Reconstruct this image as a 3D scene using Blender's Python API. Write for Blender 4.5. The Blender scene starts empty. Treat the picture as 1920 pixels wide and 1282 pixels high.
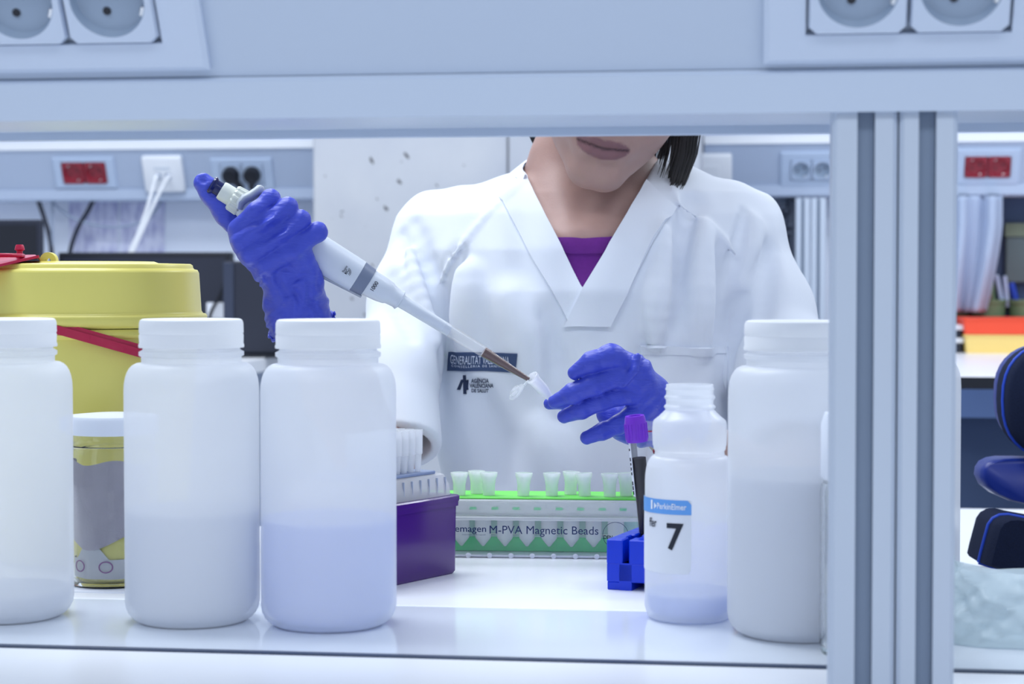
import bpy, bmesh, math, random
import numpy as np
from mathutils import Vector, Matrix

random.seed(7)
rng = np.random.default_rng(7)
SC = bpy.context.scene
COL = SC.collection

# ------------------------------------------------------------------ camera
FPX = 3600.0                       # focal length for a 1920 px wide frame
TABLE = 0.90                       # height of the bench top
CAM = Vector((0.0, 0.0, TABLE + 0.239))
YAW = math.atan(0.131)             # turned a little to the left of the bench normal
PITCH = math.atan(121.0 / FPX)     # looking slightly down
cd = bpy.data.cameras.new('camera')
cam = bpy.data.objects.new('camera', cd)
COL.objects.link(cam)
cam.location = CAM
cam.rotation_euler = (math.pi / 2 - PITCH, 0, YAW)
cd.sensor_width = 36.0
cd.lens = FPX / 1920.0 * 36.0
cd.clip_start = 0.05
cd.dof.use_dof = True
cd.dof.focus_distance = 1.62
cd.dof.aperture_fstop = 10.5
SC.camera = cam

# ------------------------------------------------------------------ light
SC.view_settings.view_transform = 'Standard'
SC.view_settings.look = 'None'
SC.view_settings.gamma = 1.0
SC.view_settings.use_curve_mapping = False
SC.view_settings.exposure = 0.0
world = bpy.data.worlds.new('room_light')
SC.world = world
world.use_nodes = True
wb = world.node_tree.nodes['Background']
wb.inputs[0].default_value = (0.74, 0.84, 1.0, 1)
wb.inputs[1].default_value = 0.55


def area(name, loc, sx, sy, power, col=(0.86, 0.92, 1.0), rot=(0, 0, 0)):
    l = bpy.data.lights.new(name, 'AREA')
    l.shape = 'RECTANGLE'
    l.size, l.size_y, l.energy, l.color = sx, sy, power, col
    o = bpy.data.objects.new(name, l)
    o.location = loc
    o.rotation_euler = rot
    COL.objects.link(o)
    return o


# rows of ceiling panels over the two aisles and over the bench
area('ceiling_panel_light', (-0.9, 1.75, 2.75), 1.2, 0.6, 32)
area('ceiling_panel_light', (1.3, 1.75, 2.75), 1.2, 0.6, 11)
area('ceiling_panel_light', (-1.2, 3.4, 2.75), 1.2, 0.6, 29)
area('ceiling_panel_light', (1.2, 3.4, 2.75), 1.2, 0.6, 29)
area('ceiling_panel_light', (-0.9, -0.6, 2.75), 1.2, 0.6, 20)
area('ceiling_panel_light', (0.9, -0.6, 2.75), 1.2, 0.6, 20)

# ------------------------------------------------------------------ helpers
cy_, sy_ = math.cos(YAW), math.sin(YAW)
cp_, sp_ = math.cos(PITCH), math.sin(PITCH)
RIGHT = Vector((cy_, sy_, 0))
FWD = Vector((-sy_ * cp_, cy_ * cp_, -sp_))
UP = RIGHT.cross(FWD)


def ray(u, v):
    return FWD + RIGHT * ((u - 960) / FPX) + UP * ((641 - v) / FPX)


def P(u, v, d):
    return CAM + ray(u, v) * d


def at_y(u, v, y):
    r = ray(u, v)
    return CAM + r * (y / r.y)


def at_z(u, v, z=TABLE):
    r = ray(u, v)
    return CAM + r * ((z - CAM.z) / r.z)


def depth_y(u, d):
    return P(u, 520, d).y


def tag(o, label=None, cat=None, group=None, kind=None):
    if label: o['label'] = label
    if cat: o['category'] = cat
    if group: o['group'] = group
    if kind: o['kind'] = kind
    return o


def empty(name, loc=(0, 0, 0), rz=0.0, label=None, cat=None, group=None):
    o = bpy.data.objects.new(name, None)
    o.empty_display_size = 0.02
    o.location = loc
    o.rotation_euler = (0, 0, rz)
    COL.objects.link(o)
    return tag(o, label, cat, group)


def link(name, me, mat=None, parent=None, smooth=False):
    o = bpy.data.objects.new(name, me)
    COL.objects.link(o)
    if mat is not None:
        for m in (mat if isinstance(mat, (list, tuple)) else [mat]):
            me.materials.append(m)
    if parent is not None:
        o.parent = parent
    if smooth:
        me.polygons.foreach_set('use_smooth', [True] * len(me.polygons))
    return o


class MB:
    """collects simple shapes in one bmesh; build() links it as one mesh object"""

    def __init__(self):
        self.bm = bmesh.new()

    def _merge(self, tmp, M=None):
        me = bpy.data.meshes.new('t')
        if M is not None:
            tmp.transform(M)
        tmp.to_mesh(me)
        tmp.free()
        self.bm.from_mesh(me)
        bpy.data.meshes.remove(me)
        return self

    def box(self, c, s, bev=0.0, seg=2, M=None):
        t = bmesh.new()
        bmesh.ops.create_cube(t, size=1.0)
        bmesh.ops.scale(t, vec=s, verts=t.verts)
        if bev > 0:
            bmesh.ops.bevel(t, geom=t.edges[:], offset=bev, segments=seg, affect='EDGES', profile=0.5)
        bmesh.ops.translate(t, vec=c, verts=t.verts)
        return self._merge(t, M)

    def box2(self, a, b, bev=0.0, seg=2, M=None):
        c = [(a[i] + b[i]) / 2 for i in range(3)]
        s = [abs(b[i] - a[i]) for i in range(3)]
        return self.box(c, s, bev, seg, M)

    def lathe(self, prof, n=48, M=None, a0=0.0, a1=math.tau):
        t = bmesh.new()
        full = abs(a1 - a0 - math.tau) < 1e-6
        cols = n if full else n + 1
        rings = []
        for r, z in prof:
            if r < 1e-7:
                rings.append([t.verts.new((0, 0, z))])
            else:
                rings.append([t.verts.new((r * math.cos(a0 + (a1 - a0) * i / n), r * math.sin(a0 + (a1 - a0) * i / n), z)) for i in range(cols)])
        for A, B in zip(rings, rings[1:]):
            for i in range(n):
                j = (i + 1) % cols if full else i + 1
                q = []
                for R, k in ((A, i), (A, j), (B, j), (B, i)):
                    v = R[0] if len(R) == 1 else R[k]
                    if v not in q:
                        q.append(v)
                if len(q) > 2:
                    try:
                        t.faces.new(q)
                    except ValueError:
                        pass
        return self._merge(t, M)

    def tube(self, pts, r, n=8, M=None, caps=True):
        pts = [Vector(p) for p in pts]
        rs = r if isinstance(r, (list, tuple)) else [r] * len(pts)
        t = bmesh.new()
        rings = []
        prev = None
        for i, p in enumerate(pts):
            d = (pts[min(i + 1, len(pts) - 1)] - pts[max(i - 1, 0)]).normalized()
            if prev is None:
                a = d.orthogonal().normalized()
            else:
                a = (prev - d * prev.dot(d)).normalized()
            prev = a
            b = d.cross(a)
            rings.append([t.verts.new(p + (a * math.cos(math.tau * k / n) + b * math.sin(math.tau * k / n)) * rs[i]) for k in range(n)])
        for A, B in zip(rings, rings[1:]):
            for k in range(n):
                t.faces.new((A[k], A[(k + 1) % n], B[(k + 1) % n], B[k]))
        if caps:
            t.faces.new(rings[0][::-1])
            t.faces.new(rings[-1])
        return self._merge(t, M)

    def prism(self, poly, h0, h1, axis='x', M=None):
        """polygon in the plane across axis, extruded from h0 to h1"""
        t = bmesh.new()

        def mk(a, b, h):
            return {'x': (h, a, b), 'y': (a, h, b), 'z': (a, b, h)}[axis]
        A = [t.verts.new(mk(a, b, h0)) for a, b in poly]
        B = [t.verts.new(mk(a, b, h1)) for a, b in poly]
        n = len(poly)
        t.faces.new(A)
        t.faces.new(B[::-1])
        for i in range(n):
            t.faces.new((A[i], B[i], B[(i + 1) % n], A[(i + 1) % n]))
        bmesh.ops.recalc_face_normals(t, faces=t.faces)
        return self._merge(t, M)

    def faces(self, verts, faces, M=None):
        t = bmesh.new()
        vs = [t.verts.new(v) for v in verts]
        for f in faces:
            t.faces.new([vs[i] for i in f])
        return self._merge(t, M)

    def build(self, name, mat=None, parent=None, smooth=None, recalc=True, M=None):
        if M is not None:
            self.bm.transform(M)
        if recalc:
            bmesh.ops.recalc_face_normals(self.bm, faces=self.bm.faces)
        me = bpy.data.meshes.new(name)
        self.bm.to_mesh(me)
        self.bm.free()
        o = link(name, me, mat, parent)
        if smooth:
            me.polygons.foreach_set('use_smooth', [True] * len(me.polygons))
            try:
                me.set_sharp_from_angle(angle=math.radians(smooth if smooth > 1 else 40))
            except Exception:
                pass
        return o


def frame(o, x, y, z):
    """matrix with columns x,y,z at o"""
    M = Matrix.Identity(4)
    for i, c in enumerate((x, y, z)):
        M[0][i], M[1][i], M[2][i] = c[0], c[1], c[2]
    M[0][3], M[1][3], M[2][3] = o[0], o[1], o[2]
    return M


def axis_frame(a, b, hint=Vector((0, 0, 1))):
    """z along a->b"""
    z = (Vector(b) - Vector(a)).normalized()
    x = hint.cross(z)
    if x.length < 1e-4:
        x = Vector((1, 0, 0)).cross(z)
    x.normalize()
    y = z.cross(x)
    return frame(a, x, y, z)


def text_mesh(s, size=1.0, squeeze=1.0, align='LEFT', bold=0.0, spacing=1.0):
    """flat text outline as (verts2d, faces)"""
    c = bpy.data.curves.new('t', 'FONT')
    c.body = s
    c.size = size
    c.align_x = align
    c.offset = bold
    c.space_character = spacing
    c.resolution_u = 3
    o = bpy.data.objects.new('t', c)
    COL.objects.link(o)
    dg = bpy.context.evaluated_depsgraph_get()
    me = bpy.data.meshes.new_from_object(o.evaluated_get(dg))
    vs = [(v.co.x * squeeze, v.co.y) for v in me.vertices]
    fs = [tuple(p.vertices) for p in me.polygons]
    bpy.data.objects.remove(o)
    bpy.data.curves.remove(c)
    bpy.data.meshes.remove(me)
    return vs, fs


def text_fit(s, w, h, bold=0.0, spacing=1.0):
    """text scaled into a box of w x h starting at 0,0"""
    vs, fs = text_mesh(s, 1.0, 1.0, 'LEFT', bold, spacing)
    x0 = min(a for a, b in vs); x1 = max(a for a, b in vs)
    y0 = min(b for a, b in vs); y1 = max(b for a, b in vs)
    return [((a - x0) / (x1 - x0) * w, (b - y0) / (y1 - y0) * h) for a, b in vs], fs


def text_obj(name, s, w, h, place, mat, parent, bold=0.0, spacing=1.0):
    vs, fs = text_fit(s, w, h, bold, spacing)
    me = bpy.data.meshes.new(name)
    me.from_pydata([tuple(place(a, b)) for a, b in vs], [], fs)
    return link(name, me, mat, parent)


def keep_world(o, parent):
    """parent without moving (parents here are unrotated/unscaled or placed before)"""
    o.parent = parent
    o.matrix_parent_inverse = parent.matrix_basis.inverted()
    return o


# ------------------------------------------------------------------ materials
def mat(name, col, rough=0.5, metal=0.0, noise=0.0, nscale=20.0, bump=0.0, bscale=200.0, trans=0.0, ior=1.45, coat=0.0, sheen=0.0, spec=0.5, emit=None):
    m = bpy.data.materials.new(name)
    m.use_nodes = True
    nt = m.node_tree
    b = nt.nodes['Principled BSDF']
    b.inputs['Base Color'].default_value = (*col, 1)
    b.inputs['Roughness'].default_value = rough
    b.inputs['Metallic'].default_value = metal
    b.inputs['Transmission Weight'].default_value = trans
    b.inputs['IOR'].default_value = ior
    b.inputs['Coat Weight'].default_value = coat
    b.inputs['Sheen Weight'].default_value = sheen
    b.inputs['Specular IOR Level'].default_value = spec
    tc = nt.nodes.new('ShaderNodeTexCoord')
    if noise > 0:
        n = nt.nodes.new('ShaderNodeTexNoise')
        n.inputs['Scale'].default_value = nscale
        n.inputs['Detail'].default_value = 4
        nt.links.new(tc.outputs['Object'], n.inputs['Vector'])
        mx = nt.nodes.new('ShaderNodeMix')
        mx.data_type = 'RGBA'
        mx.inputs['A'].default_value = (*[c * (1 - noise) for c in col], 1)
        mx.inputs['B'].default_value = (*[min(1, c * (1 + noise)) for c in col], 1)
        nt.links.new(n.outputs['Fac'], mx.inputs['Factor'])
        nt.links.new(mx.outputs['Result'], b.inputs['Base Color'])
    if bump > 0:
        n2 = nt.nodes.new('ShaderNodeTexNoise')
        n2.inputs['Scale'].default_value = bscale
        n2.inputs['Detail'].default_value = 3
        nt.links.new(tc.outputs['Object'], n2.inputs['Vector'])
        bp = nt.nodes.new('ShaderNodeBump')
        bp.inputs['Strength'].default_value = bump
        bp.inputs['Distance'].default_value = 0.002
        nt.links.new(n2.outputs['Fac'], bp.inputs['Height'])
        nt.links.new(bp.outputs['Normal'], b.inputs['Normal'])
    if emit:
        b.inputs['Emission Color'].default_value = (*emit[0], 1)
        b.inputs['Emission Strength'].default_value = emit[1]
    return m


def thin_plastic(name, col, see=0.3, transl=0.5, rough=0.35, gloss=0.08):
    """thin-walled plastic: part see-through, part light-scattering, a little shine"""
    m = bpy.data.materials.new(name)
    m.use_nodes = True
    nt = m.node_tree
    nt.nodes.clear()
    out = nt.nodes.new('ShaderNodeOutputMaterial')
    df = nt.nodes.new('ShaderNodeBsdfDiffuse')
    tl = nt.nodes.new('ShaderNodeBsdfTranslucent')
    tp = nt.nodes.new('ShaderNodeBsdfTransparent')
    gl = nt.nodes.new('ShaderNodeBsdfGlossy')
    for n in (df, tl):
        n.inputs['Color'].default_value = (*col, 1)
    tp.inputs['Color'].default_value = (*[min(1, 0.9 + 0.1 * c) for c in col], 1)
    gl.inputs['Roughness'].default_value = rough
    m1 = nt.nodes.new('ShaderNodeMixShader'); m1.inputs[0].default_value = transl
    m2 = nt.nodes.new('ShaderNodeMixShader'); m2.inputs[0].default_value = see
    m3 = nt.nodes.new('ShaderNodeMixShader')
    lw = nt.nodes.new('ShaderNodeLayerWeight'); lw.inputs['Blend'].default_value = 0.5
    pw = nt.nodes.new('ShaderNodeMath'); pw.operation = 'POWER'; pw.inputs[1].default_value = 3.0
    fr = nt.nodes.new('ShaderNodeMath'); fr.operation = 'MULTIPLY_ADD'; fr.inputs[1].default_value = gloss * 3; fr.inputs[2].default_value = gloss * 0.4
    nt.links.new(lw.outputs['Facing'], pw.inputs[0]); nt.links.new(pw.outputs[0], fr.inputs[0])
    nt.links.new(df.outputs[0], m1.inputs[1]); nt.links.new(tl.outputs[0], m1.inputs[2])
    nt.links.new(m1.outputs[0], m2.inputs[1]); nt.links.new(tp.outputs[0], m2.inputs[2])
    nt.links.new(fr.outputs[0], m3.inputs[0])
    nt.links.new(m2.outputs[0], m3.inputs[1]); nt.links.new(gl.outputs[0], m3.inputs[2])
    nt.links.new(m3.outputs[0], out.inputs[0])
    return m


M = {}
M['worktop'] = mat('white_laminate', (0.86, 0.88, 0.92), 0.28, noise=0.015, nscale=3)
M['spine'] = mat('shade_grey_laminate', (0.68, 0.73, 0.80), 0.12, noise=0.02, nscale=4)  # greyer than the worktops: the strip's shade and reflections put into its colour
M['edge'] = mat('dark_edge_strip', (0.03, 0.05, 0.10), 0.4, noise=0.1)
M['powder'] = mat('pale_blue_grey_powder_coat', (0.52, 0.60, 0.73), 0.45, noise=0.02, nscale=6, bump=0.05, bscale=900)
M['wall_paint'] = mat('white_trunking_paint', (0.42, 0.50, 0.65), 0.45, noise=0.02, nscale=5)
M['alu'] = mat('satin_anodised_aluminium', (0.56, 0.63, 0.74), 0.42, metal=0.25, noise=0.02, nscale=8)
M['alu_slot_shade'] = mat('slot_shade_aluminium', (0.24, 0.30, 0.40), 0.5, metal=0.3, noise=0.05)  # darker copy of the profile aluminium, painting the shade in its slots
M['white_plastic'] = mat('white_plastic', (0.82, 0.85, 0.90), 0.35, noise=0.02, nscale=12)
M['socket_white'] = mat('socket_white', (0.58, 0.66, 0.80), 0.35, noise=0.02, nscale=12)
M['socket_grey'] = mat('socket_bowl_grey', (0.30, 0.38, 0.50), 0.25, noise=0.05)
M['socket_red'] = mat('socket_red', (0.26, 0.012, 0.03), 0.35, noise=0.05)
M['black'] = mat('black_plastic', (0.010, 0.012, 0.02), 0.45, noise=0.1)
M['black_soft'] = mat('charcoal_plastic', (0.018, 0.022, 0.04), 0.5, noise=0.1)
M['steel'] = mat('steel', (0.7, 0.72, 0.75), 0.3, metal=1.0, noise=0.05)
M['wall'] = mat('painted_wall', (0.70, 0.76, 0.88), 0.8, noise=0.02, nscale=3)
M['floor'] = mat('grey_vinyl_floor', (0.45, 0.5, 0.58), 0.35, noise=0.06, nscale=30)
M['slate'] = mat('slate_blue_panel', (0.055, 0.085, 0.17), 0.6, noise=0.06, nscale=5)
M['hdpe'] = thin_plastic('frosted_polyethylene', (0.93, 0.95, 0.98), see=0.30, transl=0.45, rough=0.35, gloss=0.06)
M['hdpe_clear'] = thin_plastic('clear_frosted_polyethylene', (0.94, 0.96, 0.99), see=0.34, transl=0.55, rough=0.3, gloss=0.08)
M['cap'] = thin_plastic('frosted_cap_plastic', (0.97, 0.98, 0.99), see=0.04, transl=0.35, rough=0.4, gloss=0.06)
M['liquid_clear'] = thin_plastic('clear_buffer', (0.76, 0.79, 0.86), see=0.25, transl=0.6, rough=0.2, gloss=0.05)
M['liquid_blue'] = thin_plastic('bluish_buffer', (0.60, 0.68, 0.95), see=0.25, transl=0.6, rough=0.2, gloss=0.05)
M['yellow'] = mat('yellow_polypropylene', (0.80, 0.71, 0.17), 0.32, noise=0.02, nscale=8)
M['red'] = mat('crimson_plastic', (0.50, 0.012, 0.06), 0.3, noise=0.03)
M['purple'] = mat('deep_purple_plastic', (0.060, 0.010, 0.17), 0.18, noise=0.03)
M['violet'] = mat('violet_cap', (0.20, 0.03, 0.62), 0.3, noise=0.03)
M['blue_rack'] = mat('royal_blue_plastic', (0.0, 0.035, 0.62), 0.3, noise=0.03)
M['green'] = mat('green_plastic', (0.14, 0.82, 0.32), 0.4, noise=0.05)
M['green_lime'] = mat('lime_green_plastic', (0.18, 0.80, 0.10), 0.4, noise=0.05)
M['clear'] = thin_plastic('clear_plastic', (0.98, 0.99, 1.0), see=0.62, transl=0.5, rough=0.15, gloss=0.12)
M['tip_clear'] = thin_plastic('clear_tip_plastic', (0.98, 0.99, 1.0), see=0.88, transl=0.5, rough=0.12, gloss=0.10)
M['tube_glass'] = thin_plastic('clear_tube_wall', (0.95, 0.97, 1.0), see=0.975, transl=0.5, rough=0.1, gloss=0.05)
M['frost'] = thin_plastic('frosted_plastic', (0.97, 0.98, 1.0), see=0.35, transl=0.5, rough=0.25, gloss=0.1)
M['blood'] = mat('dark_blood', (0.006, 0.003, 0.007), 0.55, noise=0.1, spec=0.1)
M['brown'] = mat('brown_lysate', (0.10, 0.030, 0.022), 0.2, noise=0.1)
M['ink'] = mat('navy_ink', (0.012, 0.03, 0.13), 0.5, noise=0.05)
M['ink_black'] = mat('black_ink', (0.012, 0.016, 0.03), 0.5, noise=0.05)
M['paper'] = mat('white_paper', (0.80, 0.83, 0.90), 0.7, noise=0.02)
M['glass'] = mat('clear_glass', (0.97, 0.99, 0.98), 0.02, trans=1.0, ior=1.45)
# ================================================================== setting
Y_WALL = depth_y(960, 4.80)
Y_TR = depth_y(960, 4.70)          # foot of the sloping face of the wall trunking

s = MB(); s.box2((-4, -1.5, -0.05), (4, Y_WALL + 0.3, 0.0)); tag(s.build('floor', M['floor']), kind='structure')
s = MB(); s.box2((-4, Y_WALL, 0), (4, Y_WALL + 0.12, 3.0)); tag(s.build('wall_back', M['wall']), kind='structure')


def concrete_material():
    m = mat('fair_faced_concrete', (0.62, 0.64, 0.68), 0.8)
    nt = m.node_tree
    b = nt.nodes['Principled BSDF']
    tc = nt.nodes.new('ShaderNodeTexCoord')
    n1 = nt.nodes.new('ShaderNodeTexNoise'); n1.inputs['Scale'].default_value = 4.0; n1.inputs['Detail'].default_value = 6
    n2 = nt.nodes.new('ShaderNodeTexNoise'); n2.inputs['Scale'].default_value = 60.0; n2.inputs['Detail'].default_value = 3
    nt.links.new(tc.outputs['Object'], n1.inputs['Vector'])
    nt.links.new(tc.outputs['Object'], n2.inputs['Vector'])
    r = nt.nodes.new('ShaderNodeValToRGB')
    r.color_ramp.elements[0].position = 0.3; r.color_ramp.elements[0].color = (0.47, 0.50, 0.57, 1)
    r.color_ramp.elements[1].position = 0.7; r.color_ramp.elements[1].color = (0.58, 0.60, 0.64, 1)
    nt.links.new(n1.outputs['Fac'], r.inputs[0])
    r2 = nt.nodes.new('ShaderNodeValToRGB')      # tiny air-bubble specks
    r2.color_ramp.elements[0].position = 0.20; r2.color_ramp.elements[0].color = (0.30, 0.31, 0.33, 1)
    r2.color_ramp.elements[1].position = 0.25; r2.color_ramp.elements[1].color = (1, 1, 1, 1)
    nt.links.new(n2.outputs['Fac'], r2.inputs[0])
    mx = nt.nodes.new('ShaderNodeMix'); mx.data_type = 'RGBA'; mx.blend_type = 'MULTIPLY'; mx.inputs['Factor'].default_value = 1
    nt.links.new(r.outputs[0], mx.inputs['A']); nt.links.new(r2.outputs[0], mx.inputs['B'])
    nt.links.new(mx.outputs['Result'], b.inputs['Base Color'])
    return m


M['concrete'] = concrete_material()
M['pit'] = mat('concrete_pit', (0.14, 0.14, 0.15), 0.9, noise=0.2)
Y_CON = depth_y(900, 4.45)
xc0 = at_y(587, 400, Y_CON).x
xj = at_y(952, 290, Y_CON).x
xc1 = at_y(1312, 400, Y_CON).x
pill = tag(empty('wall_concrete_pillar', (0, 0, 0)), kind='structure')
for a, b in ((xc0, xj - 0.002), (xj + 0.002, xc1)):
    s = MB(); s.box2((a, Y_CON, 0), (b, Y_WALL, 3.0), 0.004, 1)
    s.build('concrete_panel', M['concrete'], pill)
s = MB(); s.box2((xj - 0.003, Y_CON + 0.006, 0.002), (xj + 0.003, Y_WALL - 0.01, 2.998)); s.build('panel_joint', M['pit'], pill)
for (u, v, r, e) in ((697, 301, 5, 1.6), (762, 291, 5, 1.4), (749, 341, 5, 1.1), (724, 391, 5, 1.2), (819, 347, 2.5, 1), (707, 373, 2, 1),
                     (698, 497, 3, 1), (660, 560, 3, 1), (684, 590, 3, 1), (610, 330, 2, 1), (640, 405, 2.2, 1), (870, 310, 2, 1), (734, 452, 2.5, 1)):
    c = at_y(u, v, Y_CON)
    k = r * 4.5 / FPX
    s = MB()
    pts = []
    for i in range(9):
        a = math.tau * i / 9
        q = k * (0.7 + 0.5 * random.random())
        pts.append((c.x + q * math.cos(a + 0.7), c.z + q * e * math.sin(a)))
    s.prism(pts, Y_CON - 0.0006, Y_CON + 0.004, 'y')
    s.build('pit', M['pit'], pill)

# ================================================================== the bench in front
Y_LINE = at_z(900, 1234).y        # front dark strip of the spine
Y_BACK = at_z(1000, 1141).y       # rear edge of the spine
X_L, X_R = -1.6, 1.6
b = empty('lab_bench', (0, 0, 0), label='white near-side worktop below the dark edge strip at the bottom', cat='bench')
s = MB(); s.box2((X_L, 0.35, TABLE - 0.03), (X_R, Y_LINE - 0.004, TABLE), 0.002, 1); s.build('worktop', M['worktop'], b)
for x in (X_L + 0.1, X_R - 0.1):
    s = MB(); s.box2((x - 0.03, 0.4, 0), (x + 0.03, 0.46, TABLE - 0.03)); s.build('leg', M['powder'], b)
    s = MB(); s.box2((x - 0.03, Y_LINE - 0.1, 0), (x + 0.03, Y_LINE - 0.04, TABLE - 0.03)); s.build('leg', M['powder'], b)

b = empty('service_spine', (0, 0, 0), label='glossy service shelf carrying the frosted bottles, greyed with painted shade', cat='shelf')
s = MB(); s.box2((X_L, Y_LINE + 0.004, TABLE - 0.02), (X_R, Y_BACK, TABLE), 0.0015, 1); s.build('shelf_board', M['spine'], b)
s = MB(); s.box2((X_L, Y_LINE - 0.0035, TABLE - 0.02), (X_R, Y_LINE + 0.0035, TABLE + 0.0008)); o = s.build('edge_strip', M['edge'], b); o['label'] = 'dark edge strip'
s = MB(); s.box2((X_L, Y_LINE + 0.03, 0), (X_R, Y_LINE + 0.05, TABLE - 0.02)); s.build('side_panel', M['powder'], b)

X_END = at_z(1668, 1100).x        # far worktop ends behind the post
Y_FAR = depth_y(1100, 1.80)
b = empty('lab_bench', (0, 0, 0), label='white far-side worktop holding the racks and purple tip box', cat='bench')
s = MB(); s.box2((X_L, Y_BACK + 0.002, TABLE - 0.03), (X_END, Y_FAR, TABLE), 0.0015, 1); s.build('worktop', M['worktop'], b)
for x in (X_L + 0.1, X_END - 0.06):
    for y in (Y_BACK + 0.06, Y_FAR - 0.06):
        s = MB(); s.box2((x - 0.025, y - 0.025, 0), (x + 0.025, y + 0.025, TABLE - 0.03)); s.build('leg', M['powder'], b)

# ------------------------------------------------------------------ beam above
Y_F = depth_y(960, 1.10)                               # front of the lower flange
Z_FB = at_y(960, 217, Y_F).z                           # its lower edge
Z_FT = at_y(960, 136, Y_F).z                           # its upper edge
Y_B = Y_F + 0.165
SL = 0.57                                              # the socket face leans out towards the top
HP = 0.15
b = empty('overhead_trunking', (0, 0, 0), label='pale blue-grey service trunking beam crossing the top foreground', cat='trunking')
s = MB()
s.prism([(Y_F, Z_FB), (Y_F, Z_FT - 0.003), (Y_F + 0.003, Z_FT), (Y_F + 0.02, Z_FT), (Y_F + 0.02, Z_FB + 0.004)], X_L, X_R)
s.build('front_flange', M['powder'], b)
s = MB()
y0, z0 = Y_F + 0.004, Z_FT + 0.0005
s.prism([(y0, z0), (y0 - SL * HP, z0 + HP), (y0 - SL * HP + 0.01, z0 + HP), (y0 + 0.015, z0)], X_L, X_R)
s.build('cover_panel', M['powder'], b)
s = MB()
s.prism([(Y_F + 0.004, Z_FB + 0.005), (Y_B, Z_FB + 0.005), (Y_B, Z_FB + 0.02), (Y_F + 0.004, Z_FB + 0.02)], X_L, X_R)
s.build('underside', M['alu'], b)
s = MB()
s.prism([(Y_B - 0.012, Z_FB + 0.0), (Y_B, Z_FB + 0.0), (Y_B, Z_FB + 0.012), (Y_B - 0.012, Z_FB + 0.012)], X_L, X_R)
s.build('rear_lip', M['powder'], b)
s = MB()
s.prism([(Y_B - 0.01, Z_FB + 0.02), (Y_B, Z_FB + 0.02), (Y_B, z0 + HP), (Y_B - 0.01, z0 + HP)], X_L, X_R)
s.prism([(y0 - SL * HP, z0 + HP), (Y_B, z0 + HP), (Y_B, z0 + HP + 0.01), (y0 - SL * HP, z0 + HP + 0.01)], X_L, X_R)
s.build('rear_cover', M['powder'], b)


def socket(name, label, group, O, ux, uz, nrm, w, plate, m_ins, m_bowl, m_plate, plug=False, rot=0.0):
    """double socket. O: centre on the panel; w: insert width; plate: (left,right,bottom,top) around O"""
    F = frame(O, ux, nrm, uz)
    t = empty(name, (0, 0, 0), label=label, cat='socket', group=group)
    # frame around the two inserts
    ih, iw = w * 0.49 + 0.0006, w + 0.0006
    e = 0.003
    vs, fs = [], []
    for (a0, a1, b0, b1, yy) in ((plate[0], plate[1], plate[2], plate[3], 0.0), (plate[0], plate[1], plate[2], plate[3], 0.006 - e * 0.6), (plate[0] + e, plate[1] - e, plate[2] + e, plate[3] - e, 0.006), (-iw, iw, -ih, ih, 0.006), (-iw, iw, -ih, ih, 0.0005)):
        vs += [(a0, yy, b0), (a1, yy, b0), (a1, yy, b1), (a0, yy, b1)]
    for k in range(4):
        for i in range(4):
            j = (i + 1) % 4
            fs.append((k * 4 + i, k * 4 + j, k * 4 + 4 + j, k * 4 + 4 + i))
    s = MB(); s.faces(vs, fs, M=F)
    s.build('faceplate', m_plate, t)
    for k in (-1, 1):
        cx = k * w * 0.5
        h = w * 0.49
        R = w * 0.405
        n = 40
        vs, fs = [], []
        yt = 0.0085
        for i in range(n):
            a = math.tau * (i + 0.5) / n
            c, q = math.cos(a), math.sin(a)
            m_ = max(abs(c), abs(q))
            vs.append((cx + h * c / m_, 0.004, h * q / m_))
            vs.append((cx + (h - 0.0012) * c / m_, yt, (h - 0.0012) * q / m_))
            vs.append((cx + R * c, yt, R * q))
        for i in range(n):
            j = (i + 1) % n
            fs.append((3 * i, 3 * j, 3 * j + 1, 3 * i + 1))
            fs.append((3 * i + 1, 3 * j + 1, 3 * j + 2, 3 * i + 2))
        s = MB(); s.faces(vs, fs, M=F)
        ins = s.build('socket_insert', m_ins, t)
        s = MB()
        s.lathe([(R, 0.0), (R * 0.97, -0.001), (R * 0.93, -0.0068), (R * 0.85, -0.0075), (0, -0.0075)], 40,
                M=F @ Matrix.Translation((cx, yt, 0)) @ Matrix.Rotation(-math.pi / 2, 4, 'X'))
        s.build('socket_bowl', m_bowl, t, smooth=40)   # let into the insert, rim flush
        for q in (-1, 1):
            a = rot
            px, pz = math.cos(a) * q * w * 0.17, math.sin(a) * q * w * 0.17
            s = MB()
            s.lathe([(0, 0.0), (w * 0.045, 0.0), (w * 0.045, 0.0006), (0, 0.0006)], 12,
                    M=F @ Matrix.Translation((cx + px, 0.0011, pz)) @ Matrix.Rotation(-math.pi / 2, 4, 'X'))
            s.build('pin_hole', M['black'], t)
            ex, ez = -math.sin(a) * q * R * 0.93, math.cos(a) * q * R * 0.93
            s = MB()
            s.box((0, 0, 0), (w * 0.10, 0.0055, w * 0.05), 0.0005, 1, M=F @ Matrix.Translation((cx + ex, 0.0045, ez)) @ Matrix.Rotation(-a, 4, 'Y'))
            s.build('earth_clip', M['steel'], t)
    return t


# near sockets on the leaning face
nrm = Vector((0, -1, -SL)).normalized()
uz = Vector((0, -SL, 1)).normalized()
ux = Vector((1, 0, 0))


def on_face(u, v):
    r = ray(u, v)
    o = Vector((0, y0, z0)) - CAM
    return CAM + r * (o.dot(nrm) / r.dot(nrm))


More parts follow.
